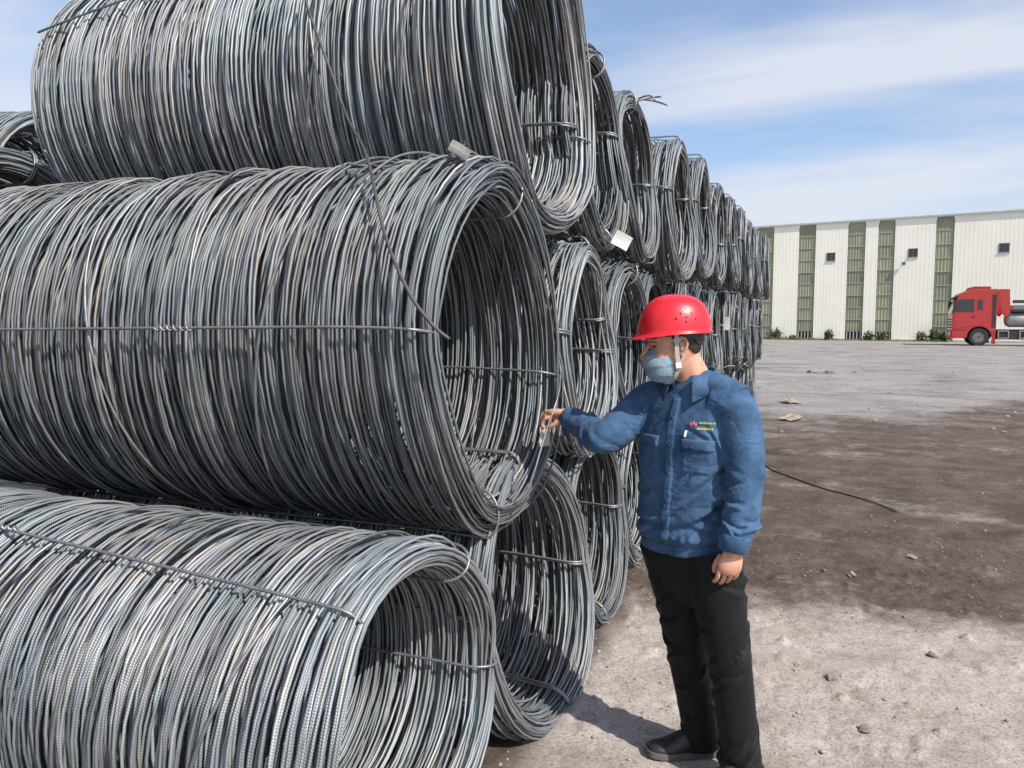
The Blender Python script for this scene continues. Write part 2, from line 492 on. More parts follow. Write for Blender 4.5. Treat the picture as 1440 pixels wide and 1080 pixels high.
def wall_u(px):
    """distance along the facade that is seen at this column of the picture"""
    s = (px - 720) / 1080.0
    d = Vector((-math.sin(YAW) + s * math.cos(YAW), math.cos(YAW) + s * math.sin(YAW)))
    # WP1 + u*w_dir = t*d
    det = w_dir.x * (-d.y) - w_dir.y * (-d.x)
    return ((-WP1.x) * (-d.y) - (-WP1.y) * (-d.x)) / det
def corr_sheet(u0, u1, z0, z1, y=0.0, pitch=0.29, depth=0.003, th=0.03):
    n = max(1, round((u1 - u0) / pitch)); p = (u1 - u0) / n
    prof = []
    for i in range(n):
        a = u0 + i * p
        prof += [(a, 0), (a + p * .55, 0), (a + p * .66, -depth), (a + p * .90, -depth)]
    prof.append((u1, 0))
    m = len(prof)
    V = [(a, y + b, z0) for a, b in prof] + [(a, y + b, z1) for a, b in prof] + [(a, y + b + th + depth, z0) for a, b in prof] + [(a, y + b + th + depth, z1) for a, b in prof]
    F = []
    for i in range(m - 1):
        F += [(i, i + 1, i + 1 + m, i + m), (2 * m + i, 3 * m + i, 3 * m + i + 1, 2 * m + i + 1), (i, 2 * m + i, 2 * m + i + 1, i + 1), (m + i, m + i + 1, 3 * m + i + 1, 3 * m + i)]
    F += [(0, m, 3 * m, 2 * m), (m - 1, 3 * m - 1, 4 * m - 1, 2 * m - 1)]
    return MB().add(V, F)
# strips seen in the picture, then the same rhythm carried on to both sides
strips = [(wall_u(a), wall_u(b)) for a, b in ((1060, 1084), (1119, 1142), (1187, 1211), (1229, 1252), (1309, 1334))]
p = strips[-1][1]
while p < 48: strips.append((p + 6.6, p + 8.0)); strips.append((p + 9.2, p + 10.6)); p += 14.6
p = strips[0][0]
while p > -34: strips.append((p - 4.6, p - 3.2)); p -= 8.2
strips.sort()
W0, W1 = -36.0, 50.0
cur = W0
for a, b in strips + [(W1, W1)]:
    if a - cur > 0.1:
        n = max(1, round((a - cur) / 6.0)); st = (a - cur) / n
        for i in range(n):
            corr_sheet(cur + i * st + 0.01, cur + (i + 1) * st - 0.01, 0.05, WH - 0.12, 0.0).build('wall_panel', M_WHITE, warehouse)
    if b > a:
        dark = 2.3 < a < 9.2
        z0 = 0.72 if dark else 0.1
        nrow = 9; hs = (WH - 0.15 - z0) / nrow
        for r in range(nrow):
            corr_sheet(a + 0.02, b - 0.02, z0 + r * hs + 0.012, z0 + (r + 1) * hs - 0.012, 0.09 - 0.012 * (r % 2), pitch=0.23, depth=0.02).build('green_sheet', M_GREEN, warehouse)
        for r in range(1, nrow):
            MB().box(a + 0.01, b - 0.01, 0.03, 0.075, z0 + r * hs - 0.03, z0 + r * hs + 0.025).build('lap_strip', M_GREENEDGE, warehouse)
        if dark:
            mb = MB().box(a, b, 0.25, 0.3, 0.02, z0)
            mb.build('vent_opening', M_PLINTH, warehouse)
            for q in range(5):
                MB().box(a + (b - a) * (q + .5) / 5 - .03, a + (b - a) * (q + .5) / 5 + .03, 0.05, 0.11, 0.02, z0 - 0.01).build('vent_bar', M_TRIM, warehouse)
    cur = b
MB().box(W0, W1, 0.35, 26, 0, WH - 0.3).build('hall_body', M_WHITE, warehouse)
MB().box(W0 - .1, W1 + .1, -0.14, 0.5, WH - 0.115, WH).build('eaves_trim', M_TRIM, warehouse)
MB().box(W0, W1, -0.35, -0.09, -0.1, 0.10).build('kerb', M_CONC, warehouse)
def wall_z(px, py):
    """height on the facade seen at this picture point"""
    u = wall_u(px); q = WP1 + w_dir * u
    D = -math.sin(YAW) * q.x + math.cos(YAW) * q.y
    return CAM_H + (450 - py) / 1080 * D
for px, py in ((1164, 362.5), (1278, 357), (1404.5, 350)):
    u = wall_u(px); z = wall_z(px, py)
    w = 0.34; hgt = 0.35
    f = MB()
    for bx_ in ((u - w, u + w, z + hgt - .07, z + hgt), (u - w, u + w, z - hgt, z - hgt + .07), (u - w, u - w + .07, z - hgt + .07, z + hgt - .07), (u + w - .07, u + w, z - hgt + .07, z + hgt - .07), (u - .03, u + .03, z - hgt + .07, z + hgt - .07)):
        f.box(bx_[0], bx_[1], -0.035, 0.02, bx_[2], bx_[3])
    fo = f.build('window', M_FRAME, warehouse)
    MB().box(u - w + .07, u - .03, -0.022, -0.012, z - hgt + .07, z + hgt - .07).build('pane', M_GLASS, fo)
    MB().box(u + .03, u + w - .07, -0.028, -0.0225, z - hgt + .07, z + hgt - .07).build('pane', M_GLASS, fo)
    MB().box(u - w - .05, u + w + .05, -0.06, 0.0, z - hgt - .06, z - hgt - .003).build('sill', M_TRIM, fo)
u = wall_u(1266); z = wall_z(1266, 372)
wl_ = empty('wall_lamp', warehouse.matrix_world @ Vector((0, 0, 0)))
wl_.location = WP1 + w_dir * u + Vector((0, 0, z)); wl_.rotation_euler = (0, 0, w_ang)
tag(wl_, 'small dark flood lamp on a bracket below the middle warehouse window', 'lamp')
MB().tube([(0, -.02, 0), (0, -.15, .02)], .03, 6).build('bracket', M_FRAME, wl_)
MB().box(-.13, .13, -.24, -.12, -.10, .12).build('lamp_head', M_FRAME, wl_, bevel=.02)

# ------------------------------------------------------------------ plants along the warehouse foot
def leaf_material(name, col):
    m, nt, b = new_mat(name)
    oi = N(nt, 'ShaderNodeAttribute', attribute_name='tone')
    r = N(nt, 'ShaderNodeValToRGB')
    r.color_ramp.elements[0].color = (*[c * .6 for c in col], 1); r.color_ramp.elements[1].color = (*[c * 1.5 for c in col], 1)
    nt.links.new(oi.outputs['Fac'], r.inputs[0]); nt.links.new(r.outputs[0], b.inputs['Base Color'])
    b.inputs['Roughness'].default_value = 0.6
    return m
M_LEAF = leaf_material('leaf_green', (0.075, 0.105, 0.035))
M_LEAF2 = leaf_material('leaf_pale', (0.13, 0.15, 0.06))
M_STEM = simple('stem', (0.10, 0.08, 0.05), rough=0.9)
def foliage(rng, n, rx, ry, rz, leaf):
    c = rng.normal(0, 1, (n, 3)); c /= np.linalg.norm(c, axis=1)[:, None]
    c *= rng.uniform(0.25, 1, (n, 1)) ** 0.5
    lob = 0.75 + 0.45 * np.sin(c[:, :1] * 5 + rng.uniform(0, 6)) * np.cos(c[:, 1:2] * 4 + rng.uniform(0, 6))
    c = c * lob * np.array([rx, ry, rz]); c[:, 2] = np.abs(c[:, 2] + rz * 0.75)
    a = rng.normal(0, 1, (n, 3)); a /= np.linalg.norm(a, axis=1)[:, None]
    b = np.cross(a, rng.normal(0, 1, (n, 3))); b /= np.linalg.norm(b, axis=1)[:, None]
    s = leaf * rng.uniform(0.6, 1.3, (n, 1))
    V = np.stack([c - a * s, c + b * s * .45, c + a * s, c - b * s * .45], 1).reshape(-1, 3)
    F = np.arange(4 * n).reshape(-1, 4)
    return np_mesh('foliage', V, F, smooth=False, tone=np.repeat(rng.uniform(0, 1, n), 4))
def shrub(px, out, rx, rz, seed, label, mat=None, n=380):
    rng = np.random.default_rng(seed)
    q = WP1 + w_dir * wall_u(px) + Vector((w_dir.y, -w_dir.x, 0)) * out
    t = empty('shrub', (q.x, q.y, gz(q.x, q.y)), w_ang)
    tag(t, label, 'shrub', 'shrubs along the warehouse foot')
    link('foliage', foliage(rng, n, rx, rx * .7, rz, 0.13), mat or M_LEAF, t)
    mb = MB()
    for k in range(4):
        a = rng.uniform(0, 6.28); mb.tube([(0, 0, -.1), (math.cos(a) * rx * .3, math.sin(a) * rx * .3, rz * .7), (math.cos(a) * rx * .55, math.sin(a) * rx * .55, rz * 1.2)], [.035, .025, .012], 5)
    mb.build('stem', M_STEM, t)
shrub(1092, .55, .75, .55, 1, 'green bush at the warehouse foot nearest the far end of the coil row')
shrub(1116, .5, .55, .26, 12, 'low pale weeds just left of the second green strip', M_LEAF2, 240)
shrub(1166, .5, .40, .55, 2, 'upright dark bush below the left warehouse window')
shrub(1222, .5, .5, .42, 6, 'bushy plant between the two neighbouring green strips', M_LEAF)
shrub(1240, .5, .40, .40, 7, 'small bush under the right one of the paired green strips', M_LEAF)
shrub(1296, .5, .55, .42, 8, 'pale dry bush left of the strip behind the truck', M_LEAF2)
shrub(1314, .5, .5, .55, 9, 'taller green bush just ahead of the red truck cab', M_LEAF)
shrub(1329, .6, .45, .50, 10, 'green bush half hidden by the front of the red truck', M_LEAF)
rng = np.random.default_rng(77)
nb = 2600
bu = rng.uniform(-6, 14, nb); bo = rng.uniform(.38, 1.1, nb)
base = np.array([WP1.x, WP1.y, 0])[None] + bu[:, None] * np.array([w_dir.x, w_dir.y, 0]) + bo[:, None] * np.array([w_dir.y, -w_dir.x, 0])
base[:, 2] = ground_height(base[:, 0], base[:, 1])
hgt = rng.uniform(.08, .34, nb) * (0.4 + value_noise(bu * 1.3, bu * 0) * 1.0)
lean = rng.normal(0, .09, (nb, 3)); lean[:, 2] = hgt
sd = rng.normal(0, 1, (nb, 3)); sd[:, 2] = 0; sd /= np.linalg.norm(sd, axis=1)[:, None]; sd *= .022
Vg = np.stack([base - sd, base + sd, base + lean], 1).reshape(-1, 3)
weeds = link('weeds', np_mesh('weeds', Vg, np.arange(3 * nb).reshape(-1, 3), False, np.repeat(rng.uniform(0, 1, nb), 3)), M_LEAF2)
tag(weeds, 'thin strip of weeds growing along the warehouse foot', 'weeds', kind='stuff')
# ------------------------------------------------------------------ coils of ribbed steel wire
def coil_space(x, r, th, P):
    """bent and settled shape of a coil: x along its axis (0 at the near end of the row's face, -L at the back), r and th round it"""
    u = 1 + 0.010 * np.sin(2 * th + P['p'][0] + 1.3 * x) + 0.009 * np.sin(3 * th + P['p'][1] - 2.1 * x)
    r = r * u
    y = r * np.cos(th) * P['ky']
    z = r * np.sin(th) * P['kz']
    zb = -P['flat']
    z = np.where(z < zb, zb + (z - zb) * 0.35, z)
    def ends(e, q):
        return e * (q[0] * np.cos(th) + q[1] * np.sin(th) + q[2] * np.cos(2 * th + P['p'][2]) + q[3] * np.cos(3 * th + P['p'][3]))
    e = np.clip((x + 0.6) / 0.6, 0, 1) ** 1.6
    x2 = x + ends(e, P['q'])
    e4 = np.clip((x + 0.34) / 0.34, 0, 1) ** 1.5
    for t in P['ties']:
        d = np.angle(np.exp(1j * (th - t)))
        x2 = x2 - e4 * 0.012 * np.exp(-(d / 0.30) ** 2)
    e = np.clip((-x - P['L'] + 0.6) / 0.6, 0, 1) ** 1.6
    x2 = x2 + ends(e, P['q2'])
    # the whole coil leans and bows a little
    y = y + P['bow'] * np.sin(PI * np.clip(-x / P['L'], 0, 1)) + P['shear'] * z * np.clip(1 + x, 0, 1)
    z = z - P['sag'] * np.clip(1 + x / 0.45, 0, 1) ** 2 * (0.5 - 0.5 * np.sin(th))
    return np.stack([x2, y, z], -1)

def coil_params(seed, L, R, wall, ky=1.0, kz=1.0, flat=9.0, ties=None, q=None, shear=0.0, sag=0.0, bow=0.0):
    rng = np.random.default_rng(seed + 5000)
    P = dict(L=L, R=R, wall=wall, ky=ky, kz=kz, flat=flat, shear=shear, sag=sag, bow=bow, p=rng.uniform(0, 6.28, 4))
    P['ties'] = ties if ties is not None else [PI - 0.05 + rng.normal(0, .15), 0.0 + rng.normal(0, .2), 1.45 + rng.normal(0, .15), -1.55 + rng.normal(0, .2)]
    P['q'] = q if q is not None else [rng.normal(0, .035), rng.normal(0, .04), rng.normal(0, .03), rng.normal(0, .022)]
    P['q2'] = [rng.normal(0, .03), rng.normal(0, .04), rng.normal(0, .03), rng.normal(0, .02)]
    return P

def coil_mesh(seed, P, loops, seg, sides, wr, wild=1.0, ribs=True, dense=0.3):
    rng = np.random.default_rng(seed)
    n = loops * seg + 1
    k = np.arange(n) / seg
    th = 2 * PI * k + rng.uniform(0, 6.28)
    ki = np.minimum(k.astype(int), loops - 1); kf = k - k.astype(int)
    def per_loop(v):
        v = np.append(v, v[-1]); f = kf * kf * (3 - 2 * kf)
        return v[ki] * (1 - f) + v[np.minimum(ki + 1, loops)] * f
    # rings dropped on each other: same size, centres wandering round the axis
    gap = rng.uniform(0.35, 1.65, loops) * np.exp(0.45 * smooth_rand(rng, loops, 5))
    edge = np.minimum(np.arange(loops), loops - 1 - np.arange(loops)) / loops
    gap *= dense + (1 - dense) * np.clip(edge / 0.10, 0, 1)
    a = np.cumsum(gap); a = (a - a[0]) / (a[-1] - a[0])
    ax = -0.012 - a * (P['L'] - 0.024)
    ax = ax + rng.normal(0, 0.022, loops)
    ax = np.clip(ax, -P['L'], -0.004)
    phi = rng.uniform(0, 6.28) + np.cumsum(rng.normal(0.83, 0.55, loops))
    w2 = P['wall'] / 2 - wr
    dend = np.minimum(-ax, P['L'] + ax)
    lip = np.sqrt(np.clip(1 - np.clip(1 - dend / 0.085, 0, 1) ** 2, 0.04, 1))
    mag = w2 * rng.uniform(0.62, 1.0, loops) * lip
    ox = per_loop(mag * np.cos(phi)); oy = per_loop(mag * np.sin(phi))
    t1 = per_loop(rng.normal(0, 0.010, loops) * wild); t2 = per_loop(rng.normal(0, 0.010, loops) * wild)
    odd = rng.random(loops) < 0.05
    t3 = per_loop(np.where(odd, rng.normal(0, 0.045, loops), rng.normal(0, .005, loops)) * wild)
    ph3 = per_loop(rng.uniform(0, 6.28, loops))
    Rm = P['R'] - P['wall'] / 2 + per_loop(rng.normal(0, 0.0035, loops))
    r = Rm + ox * np.cos(th) + oy * np.sin(th)
    r = r + 0.005 * smooth_rand(rng, n, seg / 7) * wild
    x = per_loop(ax) + t1 * np.cos(th) + t2 * np.sin(th) + t3 * np.sin(2 * th + ph3) + 0.006 * smooth_rand(rng, n, seg / 5)
    x = np.clip(x, -P['L'] - 0.015, 0.012)
    C = coil_space(x, r, th, P)
    T = np.gradient(C, axis=0); T /= np.linalg.norm(T, axis=1)[:, None]
    A = np.array([1.0, 0, 0])[None] - T * T[:, :1]; A /= np.linalg.norm(A, axis=1)[:, None]
    B = np.cross(T, A)
    s = np.arange(sides) * 2 * PI / sides
    V = (C[:, None] + wr * (np.cos(s)[None, :, None] * A[:, None] + np.sin(s)[None, :, None] * B[:, None])).reshape(-1, 3)
    i = np.arange(n - 1)[:, None] * sides; j = np.arange(sides)[None]; jn = (j + 1) % sides
    F = np.stack([i + j, i + jn, i + sides + jn, i + sides + j], -1).reshape(-1, 4)
    tone = per_loop(np.clip(0.48 + 0.20 * smooth_rand(rng, loops, 9) + rng.normal(0, 0.16, loops), 0.02, 0.98))
    uv = None
    if ribs:
        ln = np.concatenate([[0], np.cumsum(np.linalg.norm(np.diff(C, axis=0), axis=1))])
        u0 = np.repeat(ln[:-1], sides).reshape(-1, sides); u1 = np.repeat(ln[1:], sides).reshape(-1, sides)
        v0 = np.broadcast_to(j / sides, u0.shape); v1 = np.broadcast_to((j + 1) / sides, u0.shape)
        uv = np.stack([np.stack([u0, v0], -1), np.stack([u0, v1], -1), np.stack([u1, v1], -1), np.stack([u1, v0], -1)], 2).reshape(-1, 2)
    return np_mesh('wire_rings', V, F, True, np.repeat(tone, sides), uv)

def tie_mesh(P, t, seed, wr=0.0055, slack=0.012, double=True, drift=0.0):
    """binding wire run along the outside, over the lip, back along the bore"""
    rng = np.random.default_rng(seed)
    mb = MB()
    ro = P['R'] + 0.004; ri = P['R'] - P['wall'] - 0.004; L = P['L']
    for sgn in ((-1, 1) if double else (0,)):
        xs, rs, ts = [], [], []
        m = 34
        for i in range(m + 1):
            f = i / m
            xs.append(-L + 0.03 + (L - 0.11) * f); rs.append(ro + slack * math.sin(PI * f) ** 0.6 + 0.002 * sgn); ts.append(sgn * 0.011 * math.cos(f * 2.2) + drift * (1 - f))
        for i in range(1, 14):
            f = i / 14 * PI
            xs.append(-0.08 + 0.080 * math.sin(f)); rs.append((ro + ri) / 2 + (ro - ri) / 2 * math.cos(f)); ts.append(sgn * 0.011)
        for i in range(m + 1):
            f = 1 - i / m
            xs.append(-L + 0.03 + (L - 0.11) * f); rs.append(ri - 0.004 * sgn); ts.append(sgn * 0.011 + drift * (1 - f) * .6)
        ts = np.array(ts) + t
        C = coil_space(np.array(xs), np.array(rs), ts, dict(P, ties=[]))
        # follow the pinch the tie itself makes
        e4 = np.clip((np.array(xs) + 0.34) / 0.34, 0, 1) ** 1.5
        C[:, 0] -= e4 * 0.012
        mb.tube(C, wr, 5)
    # the twisted knot
    kx = -L * rng.uniform(0.3, 0.6); f = 1 + (kx - .02) / L
    q = []
    for i in range(40):
        a = i / 39
        q.append((kx + (a - .5) * .16, ro + slack * 0.9 + 0.008 + 0.007 * math.cos(a * 34), t + drift * (1 - f) + 0.012 * math.sin(a * 34)))
    q = np.array(q)
    mb.tube(coil_space(q[:, 0], q[:, 1], q[:, 2], dict(P, ties=[])), wr * 0.9, 5)
    return mb

def finish_coil(meshes_ties, xf, Y, Z, P, label, group, mat, rz=0.0, base=None):
    me, ties = meshes_ties
    zb = Z - P['R'] * P['kz'] if base is None else base
    t = empty('wire_coil', (xf - P['L'] / 2, Y, zb), rz)
    tag(t, label, 'wire coil', group)
    off = (P['L'] / 2, 0, Z - zb)
    o = link('wire_rings', me, mat, t, off)
    for tm in ties:
        link('tie_wire', tm, M_TIE, t, off)
    return t

def build_ties(P, seed, double=True, drift=0.0, slack=0.012):
    out = []
    for i, t in enumerate(P['ties']):
        mb = tie_mesh(P, t, seed + i, double=double, drift=drift, slack=slack)
        me = bpy.data.meshes.new('tie_wire'); me.from_pydata(mb.v, [], mb.f); me.update()
        me.polygons.foreach_set('use_smooth', np.ones(len(me.polygons), bool))
        me.materials.append(M_TIE)
        out.append(me)
    return out

GR = {'bottom': 'coils lying on the ground in the bottom tier', 'middle': 'coils stacked in the middle tier', 'top': 'coils stacked in the top tier'}
LC = 2.5
# the three big ones beside the camera
PA = coil_params(1, LC, 0.565, 0.135, kz=0.93, flat=0.47, ties=[2.18, -0.12, 0.9, -1.7], q=[0.03, 0.0, 0.02, 0.01])
coil_a = finish_coil((coil_mesh(1, PA, 840, 42, 5, 0.0050), build_ties(PA, 10, False, -0.28)[:1] + build_ties(PA, 10, False, 0.05)[1:]), -1.06, 2.0, 0.49, PA,
    'nearest coil in the lower left corner lying on the ground', GR['bottom'], M_WIRE, base=0)
PM = coil_params(2, LC + .15, 0.615, 0.155, ky=0.97, kz=1.19, flat=0.70, ties=[PI - 0.10, -0.22, 1.18, -1.75], q=[0.03, -0.02, 0.0, 0.015], sag=0.02)
coil_m = finish_coil((coil_mesh(2, PM, 910, 42, 5, 0.0050), build_ties(PM, 20, False, 0.03)), -1.06, 2.70, 1.585, PM,
    'big coil in the middle of the picture that the worker touches', GR['middle'], M_WIRE)
PT = coil_params(3, LC - .1, 0.66, 0.155, ky=0.92, kz=1.05, flat=0.66, ties=[1.95, -0.30, 1.2, -2.05], q=[0.03, -0.02, 0.01, 0.02], sag=0.03)
coil_t = finish_coil((coil_mesh(3, PT, 880, 42, 5, 0.0050), build_ties(PT, 30, False, 0.75)[:1] + build_ties(PT, 30, False, -0.05)[1:]), -1.07, 3.27, 2.75, PT,
    'big coil at the top left cut off by the upper picture edge', GR['top'], M_WIRE)

def stray_rings(coil, P, specs):
    """rings that sprang loose and cross the others: (axis position, swing, turn, start and end angle, lift)"""
    for x0, sw, ph, a0, a1, up in specs:
        t = np.linspace(a0, a1, 60)
        e = np.sin(np.linspace(0, PI, 60))
        x = np.minimum(x0 + sw * np.sin(t + ph), -0.02)
        C = coil_space(x, P['R'] - 0.012 + (up + 0.012) * e ** .5, t, P)
        me = np_mesh('stray_ring', *tube_vf(C, 0.0053, 6))
        link('stray_ring', me, M_TIE, coil, (P['L'] / 2, 0, P['R'] * P['kz'] if coil.location.z > .01 else 0.49))
stray_rings(coil_m, PM, [(-.62, .16, .3, 1.2, 4.3, .004), (-1.05, -.10, 1.1, 1.3, 3.9, .004), (-1.7, .13, 2.0, 1.5, 4.4, .004), (-.30, .10, 1.6, 1.0, 3.6, .006), (-1.35, .2, 2.7, 2.2, 4.4, .006)])
stray_rings(coil_t, PT, [(-.75, .22, .2, 2.0, 4.6, .006), (-.95, -.18, .9, 2.2, 4.4, .006), (-1.1, .14, 1.8, 1.9, 4.5, .004), (-.35, .12, .4, 2.0, 4.4, .006), (-1.9, -.14, 1.2, 2.0, 4.5, .004)])
stray_rings(coil_a, PA, [(-.35, .16, .2, 1.0, 3.6, .004), (-1.2, .12, 1.2, 1.0, 3.7, .004), (-1.0, -.16, 2.1, 1.4, 3.6, .006)])
# a second size of detail for the next ones along the row
mid_var = []
for i, (ky, kz, q) in enumerate(((0.95, 0.97, [0.02, -0.08, 0.0, 0.005]), (1.0, 1.0, [-0.01, -0.03, -0.012, 0.006]), (0.96, 1.0, [0.02, -0.04, 0.008, -0.006]), (0.95, 0.98, [0.0, -0.05, 0.01, -0.008]))):
    P = coil_params(40 + i, LC, 0.62 if i == 0 else 0.58, 0.155, ky=ky, kz=kz, flat=0.53, q=q, sag=0.03)
    mid_var.append((P, coil_mesh(40 + i, P, 560, 42, 4, 0.0056, 1.0, dense=0.2), build_ties(P, 400 + i * 10, slack=0.002)))
far_var = []
for i in range(3):
    P = coil_params(60 + i, LC, 0.575, 0.16, ky=0.94 + 0.03 * i, kz=0.98, flat=0.53, sag=0.03)
    P['q'] = [P['q'][0] * .6, -abs(P['q'][1]) * .8, P['q'][2] * .3, P['q'][3] * .3]
    far_var.append((P, coil_mesh(60 + i, P, 430, 34, 3, 0.0070, 1.0, ribs=False, dense=0.22), build_ties(P, 600 + i * 10, slack=0.001)))
ORD = ['first', 'second', 'third', 'fourth', 'fifth', 'sixth', 'seventh', 'eighth', 'ninth', 'tenth', 'eleventh', 'twelfth', 'thirteenth', 'fourteenth']
rngc = np.random.default_rng(8)
tiers = {
    'bottom': (0.53, [(3.08, -1.01), (4.17, -1.05), (5.35, -1.06), (6.45, -1.02), (7.5, -1.0), (8.6, -1.05), (9.7, -1.0), (10.8, -1.02), (11.9, -1.0), (13.0, -1.0), (14.1, -0.98), (15.1, -0.96)]),
    'middle': (1.52, [(3.90, -1.05), (4.93, -1.04), (5.95, -1.08), (7.0, -1.02), (8.05, -1.05), (9.15, -1.0), (10.25, -.96), (11.35, -.92), (12.45, -0.89), (13.55, -.86), (14.6, -0.82)]),
    'top': (2.60, [(4.20, -1.09), (5.17, -1.07), (6.30, -.95), (7.4, -.92), (8.5, -.9), (9.6, -0.86), (10.7, -0.84), (11.8, -0.83), (12.9, -0.78), (14.0, -0.70)]),
}
mv = {('bottom', 0): 0, ('bottom', 1): 3, ('bottom', 2): 1, ('middle', 0): 1, ('middle', 1): 2, ('middle', 2): 3, ('top', 0): 2, ('top', 1): 3, ('top', 2): 1, ('top', 3): 1}
special = {('bottom', 0): 'coil on the ground behind the nearest one with its tall opening beside the worker shadow',
           ('bottom', 1): 'coil on the ground next to the left edge of the worker jacket',
           ('middle', 0): 'middle tier coil right behind the hand and forearm of the worker',
           ('top', 0): 'narrow-looking top tier coil next after the big one at the top left'}
for tier, (zc, lst) in tiers.items():
    for i, (Y, xf) in enumerate(lst):
        near = (tier, i) in mv
        P, me, ties = mid_var[mv[(tier, i)]] if near else far_var[(i + len(tier)) % 3]
        z = zc + (rngc.normal(0, 0.02) if tier != 'bottom' else 0) + (0.05 if (tier == 'top' and i in (0,)) else 0)
        lab = special.get((tier, i), '%s coil of the %s tier counted from the camera end of the row' % (ORD[i + 1], tier))
        o = finish_coil((me, ties), xf, Y, z, P, lab, GR[tier], M_WIRE if near else M_WIRE_FAR, rz=rngc.normal(0, 0.02), base=0 if tier == 'bottom' else None)
# the next row further left
for (xf, Y, z, v, lab) in ((-4.75, 3.85, 2.52, 1, 'coil of the next row showing its dark bore at the far left'),
                           (-4.0, 2.95, 1.95, 2, 'light coil with a tied patch below the dark bore at the far left edge'),
                           (-4.7, 4.1, 1.5, 0, 'coil of the next row under the dark bore at the far left')):
    P, me, ties = mid_var[v]
    o = finish_coil((me, ties), xf, Y, z, P, lab, 'coils of the next row to the left', M_WIRE)
    if v == 2: o.scale = (1, 1.16, 1.16); o.location.z -= 0.08
# ------------------------------------------------------------------ the worker
def fabric(name, col, var=0.15, scale=9.0, weave=0.0007, rough=0.85, fade=None, wrinkle=0.0095, wscale=8.0):
    m, nt, b = new_mat(name)
    L = nt.links
    tc = N(nt, 'ShaderNodeTexCoord')
    no = N(nt, 'ShaderNodeTexNoise', Scale=scale, Detail=7.0, Roughness=0.65); L.new(tc.outputs['Object'], no.inputs['Vector'])
    r = N(nt, 'ShaderNodeValToRGB'); e = r.color_ramp.elements
    e[0].position = 0.3; e[0].color = (*[c * (1 - var) for c in col], 1)
    e[1].position = 0.7; e[1].color = (*[c * (1 + var) for c in (fade or col)], 1)
    L.new(no.outputs['Fac'], r.inputs[0]); L.new(r.outputs[0], b.inputs['Base Color'])
    b.inputs['Roughness'].default_value = rough
    b.inputs['Specular IOR Level'].default_value = 0.2
    b.inputs['Sheen Weight'].default_value = 0.05
    n2 = N(nt, 'ShaderNodeTexNoise', Scale=420.0, Detail=2.0); L.new(tc.outputs['Object'], n2.inputs['Vector'])
    n3 = N(nt, 'ShaderNodeTexNoise', Scale=wscale, Detail=2.5, Distortion=0.9)
    mpw = N(nt, 'ShaderNodeMapping'); mpw.inputs['Scale'].default_value = (1.0, 1.0, 1.5); mpw.inputs['Rotation'].default_value = (0.5, 0.35, 0.2); L.new(tc.outputs['Object'], mpw.inputs[0]); L.new(mpw.outputs[0], n3.inputs['Vector'])
    b1 = N(nt, 'ShaderNodeBump', Strength=0.7, Distance=weave); L.new(n2.outputs['Fac'], b1.inputs['Height'])
    rs = N(nt, 'ShaderNodeMath', operation='SUBTRACT'); L.new(n3.outputs['Fac'], rs.inputs[0]); rs.inputs[1].default_value = 0.5
    ra = N(nt, 'ShaderNodeMath', operation='ABSOLUTE'); L.new(rs.outputs[0], ra.inputs[0])
    rp = N(nt, 'ShaderNodeMath', operation='POWER'); L.new(ra.outputs[0], rp.inputs[0]); rp.inputs[1].default_value = 0.6
    b2 = N(nt, 'ShaderNodeBump', Strength=0.8, Distance=wrinkle); L.new(rp.outputs[0], b2.inputs['Height']); L.new(b1.outputs[0], b2.inputs['Normal'])
    L.new(b2.outputs[0], b.inputs['Normal'])
    return m
def skin_material():
    m, nt, b = new_mat('skin')
    L = nt.links
    tc = N(nt, 'ShaderNodeTexCoord')
    no = N(nt, 'ShaderNodeTexNoise', Scale=24.0, Detail=6.0); L.new(tc.outputs['Object'], no.inputs['Vector'])
    r = N(nt, 'ShaderNodeValToRGB'); e = r.color_ramp.elements
    e[0].position = 0.3; e[0].color = (0.43, 0.20, 0.125, 1)
    e[1].position = 0.7; e[1].color = (0.60, 0.345, 0.235, 1)
    L.new(no.outputs['Fac'], r.inputs[0]); L.new(r.outputs[0], b.inputs['Base Color'])
    b.inputs['Roughness'].default_value = 0.5
    b.inputs['Subsurface Weight'].default_value = 0.05
    b.inputs['Subsurface Radius'].default_value = (0.01, 0.004, 0.002)
    n2 = N(nt, 'ShaderNodeTexNoise', Scale=260.0, Detail=3.0); L.new(tc.outputs['Object'], n2.inputs['Vector'])
    bp = N(nt, 'ShaderNodeBump', Strength=0.6, Distance=0.0018); L.new(n2.outputs['Fac'], bp.inputs['Height']); L.new(bp.outputs[0], b.inputs['Normal'])
    return m
M_SKIN = skin_material()
M_DENIM = fabric('blue_work_cloth', (0.026, 0.062, 0.128), 0.22, 12.0, fade=(0.054, 0.110, 0.198))
M_DENIM_SEAM = fabric('blue_seam', (0.085, 0.155, 0.28), 0.1)
M_TROUSER = fabric('black_trouser_cloth', (0.0055, 0.0055, 0.006), 0.25, 8.0, rough=0.65, wrinkle=0.006, wscale=5.0)
M_HELMET = simple('red_helmet_plastic', (0.62, 0.012, 0.022), rough=0.36, var=0.05, scale=5, coat=0.25, bump=0.0006, bscale=25)
M_HOLE = simple('vent_hole_dark', (0.03, 0.004, 0.005), rough=0.9)
M_MASK = fabric('pale_blue_mask', (0.40, 0.53, 0.61), 0.06, 20, weave=0.0004, wrinkle=0.003, wscale=30)
M_STRAP = simple('grey_strap', (0.36, 0.36, 0.34), rough=0.7, var=0.1, scale=60)
M_WHITEPL = simple('white_plastic', (0.72, 0.72, 0.70), rough=0.4, var=0.04)
M_BLACKPL = simple('black_plastic', (0.02, 0.02, 0.022), rough=0.5, var=0.2)
